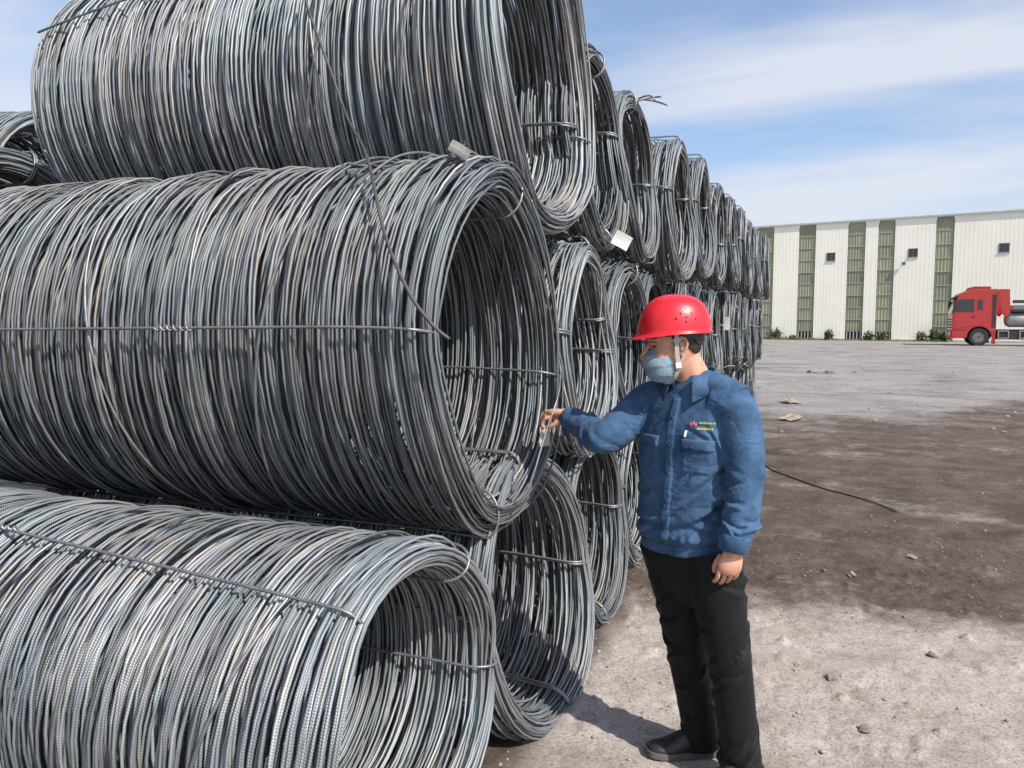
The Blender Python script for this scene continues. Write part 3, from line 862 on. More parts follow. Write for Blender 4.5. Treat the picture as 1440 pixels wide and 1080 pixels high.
M_HAIR = simple('black_hair', (0.018, 0.014, 0.012), rough=0.55, var=0.4, scale=60, bump=0.004, bscale=150)
M_SHOE = simple('black_leather', (0.018, 0.018, 0.019), rough=0.45, var=0.4, scale=22, bump=0.001, bscale=60)
M_SOLE = simple('dusty_sole', (0.10, 0.092, 0.085), rough=0.9, var=0.3, scale=15)
M_BUTTON = simple('navy_button', (0.012, 0.018, 0.04), rough=0.35, var=0.1)

def limb(pts, radii, k=10, n=48, disp=None, squash=None):
    """smooth tapered tube through pts; disp(arc, ang, t) adds to the radius; squash=(axis, factor) flattens it"""
    Q = spline(np.column_stack([np.asarray(pts, float), np.asarray(radii, float)]), k)
    P, R = Q[:, :3], Q[:, 3]
    m = len(P)
    T = np.gradient(P, axis=0); T /= np.linalg.norm(T, axis=1)[:, None]
    ref = np.array([0, -1.0, 0.2]); ref /= np.linalg.norm(ref)
    A = ref[None] - T * (T @ ref)[:, None]; A /= np.linalg.norm(A, axis=1)[:, None]
    B = np.cross(T, A)
    arc = np.concatenate([[0], np.cumsum(np.linalg.norm(np.diff(P, axis=0), axis=1))])
    ang = np.arange(n) * 2 * PI / n
    AR, AN = np.meshgrid(arc, ang, indexing='ij')
    RR = np.broadcast_to(R[:, None], AR.shape).copy()
    if disp is not None: RR = RR + disp(AR, AN, AR / arc[-1])
    D = np.cos(AN)[..., None] * A[:, None] + np.sin(AN)[..., None] * B[:, None]
    if squash is not None:
        ax = np.asarray(squash[0], float); ax /= np.linalg.norm(ax)
        D = D - ax * (D @ ax)[..., None] * (1 - squash[1])
    V = (P[:, None] + RR[..., None] * D)
    return close_grid(V)

def close_grid(V):
    m, n, _ = V.shape
    c0, c1 = V[0].mean(0), V[-1].mean(0)
    W = np.vstack([V.reshape(-1, 3), c0, c1])
    F = []
    i = np.arange(m - 1)[:, None] * n; j = np.arange(n)[None]; jn = (j + 1) % n
    F = [tuple(q) for q in np.stack([i + j, i + jn, i + n + jn, i + n + j], -1).reshape(-1, 4)]
    for a in range(n):
        F.append(((a + 1) % n, a, m * n)); F.append(((m - 1) * n + a, (m - 1) * n + (a + 1) % n, m * n + 1))
    return W, F

def stack(rows, n=72, k=8, disp=None, p=2.0):
    """rows: (cx, cy, cz, ax, ay, a, bx, by, b): ellipse sections with horizontal axes; splined upward"""
    Q = spline(rows, k)
    ang = np.arange(n) * 2 * PI / n
    m = len(Q)
    c, s = np.cos(ang), np.sin(ang)
    c = np.sign(c) * np.abs(c) ** (2 / p); s = np.sign(s) * np.abs(s) ** (2 / p)
    V = np.zeros((m, n, 3))
    Z, AN = np.meshgrid(Q[:, 2], ang, indexing='ij')
    d = disp(Z, AN) if disp is not None else np.zeros_like(Z)
    for i, q in enumerate(Q):
        A = np.array([q[3], q[4]]); A /= np.linalg.norm(A); B = np.array([q[6], q[7]]); B /= np.linalg.norm(B)
        V[i, :, :2] = q[:2] + c[:, None] * A * (q[5] + d[i])[:, None] + s[:, None] * B * (q[8] + d[i])[:, None]
        V[i, :, 2] = q[2]
    return close_grid(V)

def unite(parts, voxel, smooth=3, factor=0.5, keep=1.0):
    V, F, b = [], [], 0
    for v, f in parts:
        V += [tuple(p) for p in v]; F += [tuple(int(i) + b for i in q) for q in f]; b += len(v)
    me = bpy.data.meshes.new('tmp'); me.from_pydata(V, [], F); me.update()
    bm = bmesh.new(); bm.from_mesh(me); bmesh.ops.recalc_face_normals(bm, faces=bm.faces); bm.to_mesh(me); bm.free()
    o = bpy.data.objects.new('tmp', me); COL.objects.link(o)
    r = o.modifiers.new('r', 'REMESH'); r.mode = 'VOXEL'; r.voxel_size = voxel; r.adaptivity = 0.0
    if smooth:
        s = o.modifiers.new('s', 'SMOOTH'); s.iterations = smooth; s.factor = factor
    if keep < 1:
        d_ = o.modifiers.new('d', 'DECIMATE'); d_.ratio = keep
    dg = bpy.context.evaluated_depsgraph_get(); dg.update()
    out = bpy.data.meshes.new_from_object(o.evaluated_get(dg))
    bpy.data.objects.remove(o); bpy.data.meshes.remove(me)
    out.polygons.foreach_set('use_smooth', np.ones(len(out.polygons), bool))
    return out

def ball(c, r, sc=(1, 1, 1), n=20):
    V = np.zeros((n // 2 + 1, n, 3))
    for i in range(n // 2 + 1):
        a = PI * i / (n // 2)
        for j in range(n):
            t = 2 * PI * j / n
            V[i, j] = (c[0] + r * sc[0] * math.sin(a) * math.cos(t), c[1] + r * sc[1] * math.sin(a) * math.sin(t), c[2] + r * sc[2] * math.cos(a))
    return close_grid(V)

worker = empty('person', (-0.33, 2.90, 0.0), YAW)
tag(worker, 'worker in red helmet, blue work jacket and face mask reaching to a coil', 'person')
S = (0.69, -0.72); Dn = (-0.72, -0.69)      # towards his left shoulder, and where his chest faces
def sec(cx, cy, z, a, b): return (cx, cy, z, S[0], S[1], a, Dn[0], Dn[1], b)

# ---- head, in its own frame: x forward, y to his left, z up, origin between the ears
HEAD = Matrix.Translation((-0.142, 0.0, 1.582)) @ Matrix.Rotation(PI - math.radians(-4), 4, 'Z') @ Matrix.Rotation(math.radians(9), 4, 'Y')
def to_head(V): return np.array([tuple(HEAD @ Vector(p)) for p in V])
prof = [(-.118, .086, .035, .018), (-.108, .096, .0, .036), (-.088, .096, -.035, .052), (-.06, .097, -.058, .062), (-.035, .097, -.078, .067), (-.012, .095, -.090, .070),
        (.012, .089, -.097, .072), (.03, .093, -.100, .0735), (.045, .100, -.101, .075), (.07, .096, -.100, .0755), (.092, .083, -.092, .071), (.112, .06, -.07, .057), (.126, .015, -.025, .022)]
def head_loft(grow=0.0, rows=prof, n=56, k=6):
    Q = spline(rows, k); V = np.zeros((len(Q), n, 3)); ang = np.arange(n) * 2 * PI / n
    for i, (z, xf, xb, hw) in enumerate(Q):
        c = np.cos(ang); s = np.sin(ang)
        x = np.where(c > 0, 0, 0) + (xf + xb) / 2 + (xf - xb) / 2 * np.sign(c) * np.abs(c) ** 0.86
        y = hw * np.sign(s) * np.abs(s) ** 0.86
        V[i] = np.stack([x * (1 + grow * 6) if False else x + np.cos(ang) * grow, y + np.sin(ang) * grow, np.full(n, z)], -1)
    V[..., 2] += grow * (V[..., 2] > .1)
    return V
hv, hf = close_grid(head_loft())
head_parts = [(to_head(hv), hf)]
def hp(vf): return (to_head(vf[0]), vf[1])
head_parts.append(hp(limb([(.088, 0, .03), (.108, 0, .005), (.122, 0, -.02), (.108, 0, -.036)], [.008, .010, .013, .011], 5, 16)))   # nose
head_parts.append(hp(ball((.112, .013, -.031), .009, n=12))); head_parts.append(hp(ball((.112, -.013, -.031), .009, n=12)))
for sg in (1, -1):
    head_parts.append(hp(limb([(.094, sg * .012, .040), (.090, sg * .035, .045), (.072, sg * .056, .040)], [.008, .009, .007], 5, 12)))  # brow
    head_parts.append(hp(ball((.068, sg * .045, -.02), .022, (1, .8, .9), 16)))      # cheek bone
    ear = limb([(-.002, sg * .072, -.026), (-.014, sg * .080, -.010), (-.022, sg * .084, .012), (-.014, sg * .083, .030), (.004, sg * .078, .030), (.009, sg * .073, .016)], [.007, .006, .0055, .0055, .005, .004], 6, 10)
    head_parts.append(hp(ear))
    head_parts.append(hp(ball((-.006, sg * .073, .004), .016, (.8, .35, 1.4), 14)))
    head_parts.append(hp(ball((-.001, sg * .074, -.027), .009, (.9, .6, 1.0), 12)))
# ---- neck, trunk, arms and legs under the clothes
body_parts = list(head_parts)
body_parts.append(limb([(-.062, .0, 1.38), (-.075, .0, 1.46), (-.105, .0, 1.53), (-.118, .0, 1.585)], [.085, .066, .060, .058], 8, 36, squash=((0, 1, 0), .95)))
body_parts.append(stack([sec(-.10, 0, .84, .13, .10), sec(-.095, 0, 1.0, .13, .10), sec(-.085, 0, 1.2, .15, .10), sec(-.075, 0, 1.34, .15, .085), sec(-.065, 0, 1.42, .10, .07)], n=40))
L_SH, L_EL, L_WR = (.052, -.137, 1.375), (.068, -.185, 1.095), (.022, -.235, .905)
R_SH, R_EL, R_WR = (-.206, .137, 1.355), (-.400, .055, 1.238), (-.522, .262, 1.292)
body_parts.append(limb([L_SH, L_EL, L_WR, (.018, -.238, .880)], [.050, .040, .029, .027], 8, 24))
body_parts.append(limb([R_SH, R_EL, R_WR, (-.535, .272, 1.295)], [.050, .040, .028, .026], 8, 24))
L_HIP, L_KN, L_AN = (-.02, -.075, .86), (.045, -.125, .47), (.09, -.165, .085)
R_HIP, R_KN, R_AN = (-.14, .06, .86), (-.075, .05, .47), (-.005, .045, .085)
for h_, k_, a_ in ((L_HIP, L_KN, L_AN), (R_HIP, R_KN, R_AN)):
    body_parts.append(limb([(h_[0] * .9, h_[1] * .9, .80), k_, a_], [.062, .050, .036], 8, 24))
    body_parts.append(limb([(a_[0] + .02, a_[1], .050), (a_[0] - .08, a_[1] - .01, .038), (a_[0] - .15, a_[1] - .02, .032)], [.028, .024, .018], 6, 16))
# ---- left hand, hanging: back of the hand to the camera, fingers a little curled towards the thigh
def finger(p0, segs, r0, r1):
    pts = [np.array(p0, float)]
    for d in segs: pts.append(pts[-1] + np.array(d, float))
    return limb(pts, np.linspace(r0, r1, len(pts)), 6, 14)
body_parts.append(limb([(.020, -.237, .895), (.016, -.240, .868), (.008, -.238, .832), (.004, -.232, .812)], [.030, .038, .043, .036], 8, 24, squash=((0, 1, 0.1), .48)))
for i, (fx, ln) in enumerate(((-.033, .92), (-.010, 1.06), (.013, 1.0), (.035, .80))):
    body_parts.append(finger((fx + .006, -.236 + .004 * i, .822), [(-.003, .002, -.026 * ln), (-.004, .016, -.022 * ln), (-.002, .020, -.010 * ln)], .0092, .0072))
body_parts.append(finger((-.014, -.222, .868), [(-.014, .008, -.024), (-.006, .010, -.026), (.004, .008, -.018)], .0125, .0085))
# ---- right hand, thumb and fingertips closed on the tag
W = np.array(R_WR)
body_parts.append(limb([W, W + (-.020, .014, .006), W + (-.050, .026, .006), W + (-.068, .030, .002)], [.029, .035, .037, .030], 8, 24, squash=((0, .45, 1), .55)))
for i, (dy, dz, ln) in enumerate(((-.026, -.010, 1.0), (-.009, .004, 1.08), (.010, .010, 1.0), (.028, .010, .84))):
    body_parts.append(finger(W + (-.062, .026 + dy, dz + .002), [(-.026 * ln, .004, -.002), (-.010 * ln, .004, -.022 * ln), (.010, .000, -.018 * ln)], .0098, .0078))
body_parts.append(finger(W + (-.016, -.012, -.010), [(-.022, -.012, -.014), (-.026, .004, -.014), (-.018, .010, -.006)], .0130, .0085))
body = link('body', unite(body_parts, 0.0031, 2, 0.4, keep=0.26), M_SKIN, worker)

# ---- hair: a cap on the back and sides of the head
V = head_loft(0.004)
m_, n_, _ = V.shape
bm = bmesh.new()
vs = [[bm.verts.new(HEAD @ Vector(V[i, j])) for j in range(n_)] for i in range(m_)]
for i in range(m_ - 1):
    for j in range(n_):
        q = (V[i, j] + V[i + 1, (j + 1) % n_]) / 2
        x, z = q[0], q[2]
        line = -.030 if x < -.055 else (-.030 + (x + .055) * .8 if x < -.02 else (.008 if x < .022 else (.045 if x < .05 else .085)))
        if z > line: bm.faces.new((vs[i][j], vs[i][(j + 1) % n_], vs[i + 1][(j + 1) % n_], vs[i + 1][j]))
bmesh.ops.delete(bm, geom=[v for v in bm.verts if not v.link_faces], context='VERTS')
bmesh.ops.solidify(bm, geom=bm.faces[:], thickness=0.006)
bmesh.ops.recalc_face_normals(bm, faces=bm.faces)
me = bpy.data.meshes.new('hair'); bm.to_mesh(me); bm.free()
link('hair', me, M_HAIR, worker, smooth=True)
for sg in (1, -1):
    vf = hp(limb([(.108, sg * .014, .046), (.100, sg * .032, .051), (.082, sg * .054, .045)], [.003, .0042, .002], 5, 8)); MB().add(*vf).build('eyebrow', M_HAIR, worker, smooth=True)
    vf = hp(ball((.0835, sg * .031, .019), .0125, (.6, 1, .62), 14)); MB().add(*vf).build('eye', simple('eye_dark', (.05, .035, .03), rough=.2), worker, smooth=True)
    vf = hp(limb([(.098, sg * .018, .027), (.096, sg * .032, .029), (.082, sg * .046, .024)], [.004, .005, .004], 5, 8)); MB().add(*vf).build('eyelid', M_SKIN, worker, smooth=True)

# ---- face mask with pleats, ear loops
def mask_mesh():
    rows = []
    lev = [(.002, .103, .028), (-.010, .117, .040), (-.024, .127, .052), (-.040, .127, .061), (-.060, .121, .066), (-.080, .115, .065), (-.096, .109, .058), (-.108, .100, .046), (-.116, .086, .036)]
    Q = spline(lev, 5)
    for i, (z, xf, hw) in enumerate(Q):
        f = i / (len(Q) - 1)
        pl = 0.0065 * ((f * 4.2) % 1.0) ** 1.5 + .001
        xb = .046 - .012 * math.sin(PI * f)
        r = []
        for t in np.linspace(-1, 1, 41):
            a = t * PI / 2
            x = xb + (xf - xb + pl) * abs(math.cos(a)) ** .75
            y = (hw + pl * .5 + .006) * math.copysign(abs(math.sin(a)) ** .9, a)
            r.append((x, y, z + .012 * abs(t) ** 2 * (f - .45) * -2))
        rows.append(r)
    return rows
rows = mask_mesh()
bm = bmesh.new(); vs = [[bm.verts.new(HEAD @ Vector(p)) for p in r] for r in rows]
for i in range(len(rows) - 1):
    for j in range(len(rows[0]) - 1): bm.faces.new((vs[i][j], vs[i][j + 1], vs[i + 1][j + 1], vs[i + 1][j]))
bmesh.ops.solidify(bm, geom=bm.faces[:], thickness=0.0025); bmesh.ops.recalc_face_normals(bm, faces=bm.faces)
me = bpy.data.meshes.new('face_mask'); bm.to_mesh(me); bm.free()
mask = link('face_mask', me, M_MASK, worker, smooth=True)
for sg in (1, -1):
    for pts in ([(.050, sg * .043, .012), (.030, sg * .069, .028), (.0, sg * .082, .038), (-.018, sg * .085, .032)], [(.044, sg * .052, -.108), (.020, sg * .067, -.070), (-.002, sg * .078, -.034), (-.020, sg * .083, .0)]):
        MB().add(*hp(limb(pts, [.0016] * 4, 6, 8))).build('ear_loop', M_WHITEPL, mask, smooth=True)

# ---- safety helmet
HEAD0 = HEAD
HELM = HEAD @ Matrix.Translation((0.002, 0, .004)) @ Matrix.Rotation(math.radians(-10), 4, 'Y')
def helmet_shell():
    V = []
    n = 64
    ang = np.arange(n) * 2 * PI / n
    cx = 0.004
    for t in np.linspace(0, 1, 26):
        a = t * PI / 2
        rr = math.cos(a) ** 0.72; zz = math.sin(a) ** 0.95
        row = []
        for q in ang:
            c, s = math.cos(q), math.sin(q)
            L_ = 0.134 if c > 0 else 0.136
            x = cx + L_ * rr * c; y = 0.114 * rr * s
            ridge = 0.004 * math.exp(-(y / .022) ** 2) * t
            row.append((x, y, 0.052 + (0.132 + ridge) * zz - 0.010 * c * (1 - t)))
        V.append(row)
    # rim and peak, folded outward from the foot of the dome
    def edge(out, peak, dz):
        row = []
        for q in ang:
            c, s = math.cos(q), math.sin(q)
            L_ = 0.134 if c > 0 else 0.136
            pk = max(0, c) ** 2.2
            o = out + peak * pk
            row.append((cx + L_ * c + o * c, 0.114 * s + o * s * .7, 0.052 - 0.010 * c - dz - 0.016 * pk * (peak > 0)))
        return row
    outer = V[::-1] + [edge(.004, .014, .003), edge(.007, .031, .006), edge(.007, .032, .009), edge(.002, .012, .008)]
    inner = [[(cx + (p[0] - cx) * .97, p[1] * .97, p[2] - .004) for p in r] for r in V]
    return outer + inner
rows = helmet_shell()
hel = MB(); hel.loft([[tuple(HELM @ Vector(p)) for p in r] for r in rows], cap=False)
helmet = hel.build('safety_helmet', M_HELMET, worker, smooth=True)
tag(helmet, 'red plastic safety helmet with vent holes in its side')
for (dx, dz) in ((0, .026), (-.020, .012), (.020, .010), (0, -.002), (-.034, -.008), (.036, -.008), (.0, -.018)):
    for sg in (1,):
        x = -.008 + dx; z = .106 + dz
        t = math.asin(min(1, (z - .052) / .133)) / (PI / 2)
        rr = math.cos(t * PI / 2) ** .72
        s = math.sqrt(max(0, 1 - ((x - .004) / (.135 * rr)) ** 2))
        y = .114 * rr * s
        vf = ball((x, sg * y, z), .0042, (1, .45, 1), 10); vf = (np.array([tuple(HELM @ Vector(p)) for p in vf[0]]), vf[1]); MB().add(*vf).build('vent_hole', M_HOLE, helmet, smooth=True)
# harness band, strap and buckle
band = MB()
ring = [[], []]
for q in np.arange(40) * 2 * PI / 40:
    x = -.002 + .108 * math.cos(q); y = .085 * math.sin(q)
    for k_, z in enumerate((.060, .030 if math.cos(q) < -.1 else .045)):
        ring[k_].append(tuple(HELM @ Vector((x, y, z - .018 * (math.cos(q) < -.55)))))
band.loft(ring, cap=False)
hb = band.build('harness_band', M_BLACKPL, helmet, smooth=True)
for sg in (1, -1):
    pts = [(.012, sg * .098, .060), (.016, sg * .088, .030), (.018, sg * .081, -.02), (.018, sg * .075, -.062), (.03, sg * .058, -.105), (.045, sg * .028, -.127), (.05, 0, -.130)]
    Q = spline(pts, 6); T = np.gradient(Q, axis=0); T /= np.linalg.norm(T, axis=1)[:, None]
    sb = MB(); nrm = np.cross(T, np.array([1.0, 0, 0])); nrm /= np.linalg.norm(nrm, axis=1)[:, None]; wid = np.cross(nrm, T)
    rr = [[tuple(HEAD @ Vector(Q[i] + wid[i] * a + nrm[i] * b)) for a, b in ((-.0075, -.001), (.0075, -.001), (.0075, .001), (-.0075, .001))] for i in range(len(Q))]
    sb.loft(rr); sb.build('chin_strap', M_STRAP, helmet)
    V = [tuple(HEAD @ Vector((x, sg * y, z))) for x in (.008, .029) for y in (.071, .081) for z in (-.072, -.052)]
    MB().add(V, [(0, 1, 3, 2), (4, 6, 7, 5), (0, 4, 5, 1), (2, 3, 7, 6), (0, 2, 6, 4), (1, 5, 7, 3)]).build('buckle', M_WHITEPL, helmet, bevel=.002)
    V = [tuple(HEAD @ Vector((x, sg * y, z))) for x in (.002, .028) for y in (.084, .092) for z in (.024, .036)]
    MB().add(V, [(0, 1, 3, 2), (4, 6, 7, 5), (0, 4, 5, 1), (2, 3, 7, 6), (0, 2, 6, 4), (1, 5, 7, 3)]).build('strap_hook', M_STRAP, helmet, bevel=.002)

# ---- jacket
def folds(u, v, seed, sharp=1.6):
    f = fbm(u, v, 3, seed)
    return (np.abs(2 * f - 1) ** (1 / sharp)) * -1 + 0.55
def crease(t):
    """one soft fold: a ridge with a sharper valley beside it"""
    return np.exp(-(t - .35) ** 2 * 2.2) - 1.15 * np.exp(-(t + .75) ** 2 * 5.0)
def wrap(a): return np.angle(np.exp(1j * a))
def d_torso(Z, AN):
    w = np.clip((1.40 - Z) / .12, 0, 1)
    d = np.zeros_like(Z)
    rng = np.random.default_rng(17)
    # long slanting folds: (height at its middle, angle at its middle, slope, half length, width, depth)
    lines = [(1.10, .75, -.13, .75, .030, .009), (1.02, .55, -.12, .9, .032, .011), (.955, .95, -.10, .8, .026, .009), (1.17, 1.05, -.22, .55, .018, .008), (.985, 1.55, -.12, .7, .022, .010),
             (1.21, .35, .22, .5, .020, .010), (1.06, .15, -.10, .6, .022, .010), (.93, .35, .06, .6, .018, .009), (1.05, 2.35, -.10, .6, .024, .008), (.955, 2.5, .04, .6, .022, .008), (1.2, 2.7, .2, .6, .02, .009),
             (.945, 1.9, .03, .5, .020, .006), (1.29, 1.95, -.3, .35, .016, .006), (1.27, .95, .05, .4, .016, .004)]
    for k in range(16): lines.append((rng.uniform(.92, 1.22), rng.uniform(-PI, 0), rng.uniform(-.2, .2), rng.uniform(.4, .9), rng.uniform(.016, .026), rng.uniform(.006, .011)))
    for z0, a0, sl, hl, wd, dp in lines:
        da = wrap(AN - a0)
        bend = .02 * np.sin(da * 2.3 + z0 * 30)
        d += dp * crease((Z - z0 - sl * da - bend) / wd) * np.exp(-(da / hl) ** 4)
    d += 0.005 * (fbm(Z * 7, AN * 1.5 + 9, 2, 14) - .5)
    # gathers where the cloth runs into the waistband
    g = np.exp(-((Z - .895) / .03) ** 2)
    d += g * .0028 * np.sin(AN * 19 + 4 * np.sin(AN * 5))
    low = np.clip((Z - .862) / .03, 0, 1)
    return d * w * low + .006 * np.exp(-((Z - .895) / .018) ** 2)
torso = stack([sec(-.100, .0, .842, .148, .110), sec(-.100, .0, .852, .154, .116), sec(-.101, .0, .868, .160, .121), sec(-.104, .0, .90, .170, .130), sec(-.100, .0, 1.0, .174, .128), sec(-.092, .0, 1.14, .182, .124),
               sec(-.084, .0, 1.26, .192, .122), sec(-.076, .0, 1.34, .186, .110), sec(-.068, .0, 1.395, .160, .094), sec(-.062, .0, 1.435, .120, .080), sec(-.060, .0, 1.462, .090, .073), sec(-.060, .0, 1.482, .078, .068)], n=260, k=16, disp=d_torso, p=2.25)
def d_sleeve(seed, elbow, amp=1.0, top=.12):
    def f(A, AN, T):
        rng = np.random.default_rng(seed)
        d = 0.004 * (fbm(A * 8, AN * 1.2, 2, seed) - .5)
        for k in range(21):
            t0 = rng.uniform(elbow - .10, elbow + .17) if k < 8 else (rng.uniform(.74, .93) if k < 17 else rng.uniform(top, elbow))
            a0 = rng.uniform(-PI, PI); da = wrap(AN - a0)
            arc = A.max() * t0
            wd = rng.uniform(.008, .015) * (2.0 if k >= 17 else 1)
            tilt = rng.uniform(-.055, .055); curl = rng.uniform(.008, .025)
            d = d + amp * rng.uniform(.0035, .0085) * (.6 if k >= 17 else 1) * crease((A - arc - tilt * da + curl * (1 - np.cos(da))) / wd) * np.exp(-(da / rng.uniform(.45, 1.0)) ** 4)
        return d
    return f
sl_l = limb([(-.005, -.080, 1.375), (.045, -.130, 1.365), (.070, -.165, 1.24), L_EL, (.05, -.215, .995), (.024, -.234, .925), (.020, -.236, .893)], [.078, .076, .069, .064, .060, .049, .044], 16, 120, d_sleeve(31, .58, 1.35, .2))
sl_r = limb([(-.14, .08, 1.37), R_SH, (-.31, .095, 1.285), R_EL, (-.455, .145, 1.262), (-.505, .235, 1.284), (-.518, .256, 1.290)], [.088, .086, .072, .063, .056, .046, .041], 16, 120, d_sleeve(41, .58, .9))
yoke = limb([R_SH, (-.14, .075, 1.415), (-.060, .0, 1.440), (0.0, -.075, 1.432), (L_SH[0] + .002, L_SH[1], 1.392)], [.066, .056, .060, .056, .066], 8, 32)
jacket_me = unite([torso, sl_l, sl_r, yoke], 0.0042, 3, 0.5, keep=0.55)
jacket = link('jacket', jacket_me, M_DENIM, worker)
tag(jacket, 'blue long-sleeved work jacket with chest pockets')
jb = BVHTree.FromPolygons([v.co.copy() for v in jacket_me.vertices], [tuple(p.vertices) for p in jacket_me.polygons])
DV = Vector((Dn[0], Dn[1], 0)); SV = Vector((S[0], S[1], 0)); UV_ = Vector((0, 0, 1))
def on_chest(a, z, lift=0.003):
    """point on the jacket front: a metres towards his left from the middle, height z"""
    o = Vector((-.085, 0, z)) + SV * a + DV * 0.6
    h = jb.ray_cast(o, -DV)
    return (h[0] + DV * lift) if h[0] is not None else None
def chest_patch(name, corners, mat, lift=0.003, thick=0.004, nu=12, nv=12, parent=None, rough=0.0):
    """quad patch (a,z corners: bl, br, tr, tl) laid on the jacket"""
    c = [np.array(p) for p in corners]
    g = []
    for i in range(nu + 1):
        row = []
        for j in range(nv + 1):
            u, v = i / nu, j / nv
            p = (c[0] * (1 - u) + c[1] * u) * (1 - v) + (c[3] * (1 - u) + c[2] * u) * v
            q = on_chest(p[0], p[1], 0)
            row.append(q)
        g.append(row)
    if any(q is None for r in g for q in r): return None
    out = []
    for i in range(nu + 1):
        for j in range(nv + 1):
            e = min(i, nu - i, j, nv - j)
            out.append(g[i][j] + DV * (lift if e else -0.004))
    F = [(i * (nv + 1) + j, (i + 1) * (nv + 1) + j, (i + 1) * (nv + 1) + j + 1, i * (nv + 1) + j + 1) for i in range(nu) for j in range(nv)]
    return MB().add(out, F).build(name, mat, parent or jacket, smooth=True)
# placket, pockets with flaps, buttons
chest_patch('placket', [(-.018, .880), (.022, .880), (.022, 1.405), (-.018, 1.405)], M_DENIM, .006, nu=6, nv=60)
for a0, a1 in ((.046, .160), (-.160, -.046)):
    chest_patch('pocket', [(a0 + .004, 1.135), (a1 - .004, 1.135), (a1, 1.255), (a0, 1.255)], M_DENIM, .005, nu=14, nv=16)
    chest_patch('pocket_flap', [(a0 - .002, 1.222), (a1 + .002, 1.214), (a1 + .003, 1.262), (a0 - .003, 1.262)], M_DENIM, .011, nu=14, nv=8)
    p_ = on_chest((a0 + a1) / 2 - .01, 1.232, .012)
    if p_: MB().add(*ball(p_, .0062, (1, 1, 1), 12)).build('button', M_BUTTON, jacket, smooth=True)
for z in (.93, 1.03, 1.13, 1.23, 1.33):
    p_ = on_chest(.002, z, .006)
    if p_: MB().add(*ball(p_, .0055, (1, 1, 1), 12)).build('button', M_BUTTON, jacket, smooth=True)
chest_patch('pen_clip', [(.056, 1.262), (.064, 1.262), (.066, 1.292), (.058, 1.292)], M_WHITEPL, .008, nu=3, nv=5)
# embroidered emblem and two short lines of lettering
M_PINK = simple('pink_thread', (0.75, 0.06, 0.16), rough=.7); M_LIME = simple('lime_thread', (0.55, 0.72, 0.10), rough=.7); M_YEL = simple('yellow_thread', (0.78, 0.66, 0.22), rough=.7)
for (a, z, w_, h_) in ((.078, 1.312, .008, .016), (.086, 1.316, .008, .018), (.094, 1.312, .007, .014)):
    chest_patch('emblem', [(a - w_ * .4, z - h_ / 2), (a + w_ * .6, z - h_ / 2), (a + w_ * .5, z + h_ / 2), (a - w_ * .5, z + h_ / 2)], M_PINK, .0045, nu=3, nv=4)
rl = random.Random(5)
for row, (mat_, z, a0, cnt) in enumerate(((M_LIME, 1.318, .106, 5), (M_YEL, 1.298, .102, 5))):
    for i in range(cnt):
        a = a0 + i * .0105
        # each character a small block of strokes: two uprights and a bar or two
        for sx in (0, .0052):
            chest_patch('lettering', [(a + sx, z - .006), (a + sx + .0022, z - .006), (a + sx + .0022, z + .006), (a + sx, z + .006)], mat_, .005, nu=2, nv=3)
        for zz in rl.sample((-.005, 0, .004), 2):
            chest_patch('lettering', [(a + .0018, z + zz - .0009), (a + .0056, z + zz - .0009), (a + .0056, z + zz + .0011), (a + .0018, z + zz + .0011)], mat_, .005, nu=2, nv=2)
# collar: stand and fall, open at the throat
rows = [[], [], [], []]
for q in np.linspace(-2.62, 2.62, 48):
    c, s = math.cos(q), math.sin(q)          # q = 0 at the back of the neck
    back = -(DV * c) + SV * s
    f = abs(q) / 2.62
    cen = Vector((-.066, 0, 0)) + DV * (.012 * f)
    zt = 1.508 - .030 * f ** 1.5
    rows[0].append(tuple(cen + back * (.074 + .004 * f) + UV_ * (1.447 - .020 * f)))
    rows[1].append(tuple(cen + back * (.0715 + .004 * f) + UV_ * zt))
    rows[2].append(tuple(cen + back * (.080 + .004 * f) + UV_ * (zt + .001)))
    rows[3].append(tuple(cen + back * (.106 + .016 * f) + UV_ * (zt - .058 - .040 * f ** 4 - .006 * c)))
bm = bmesh.new(); vs = [[bm.verts.new(p) for p in r] for r in rows]
for i in range(3):
    for j in range(47): bm.faces.new((vs[i][j], vs[i][j + 1], vs[i + 1][j + 1], vs[i + 1][j]))
bmesh.ops.subdivide_edges(bm, edges=bm.edges[:], cuts=1, use_grid_fill=True)
bmesh.ops.solidify(bm, geom=bm.faces[:], thickness=0.0035); bmesh.ops.recalc_face_normals(bm, faces=bm.faces)
me = bpy.data.meshes.new('collar'); bm.to_mesh(me); bm.free()
collar = link('collar', me, M_DENIM, jacket, smooth=True)
wb = stack([sec(-.100, .0, .828, .150, .112), sec(-.100, .0, .830, .1585, .1205), sec(-.100, .0, .848, .1605, .1225), sec(-.101, .0, .866, .162, .124), sec(-.101, .0, .868, .154, .116)], n=96, k=4, p=2.25,
    disp=lambda Z, AN: .0015 * np.sin(AN * 17 + 2 * np.sin(AN * 3)))
MB().add(*wb).build('waistband', M_DENIM, jacket, smooth=True)
# cuffs
def cuff(a, b, r0, r1):
    a, b = np.array(a), np.array(b)
    P = [a + (b - a) * t for t in (0, .06, .94, 1.0)]
    V, F = tube_vf(P, [r0 * .94, r0, r1, r1 * .93], 40)
    return MB().add(V, F).build('cuff', M_DENIM, jacket, smooth=True)
cuff((.030, -.231, .945), (.019, -.2365, .886), .056, .050)
cuff((-.492, .216, 1.277), (-.5185, .2575, 1.2905), .048, .043)
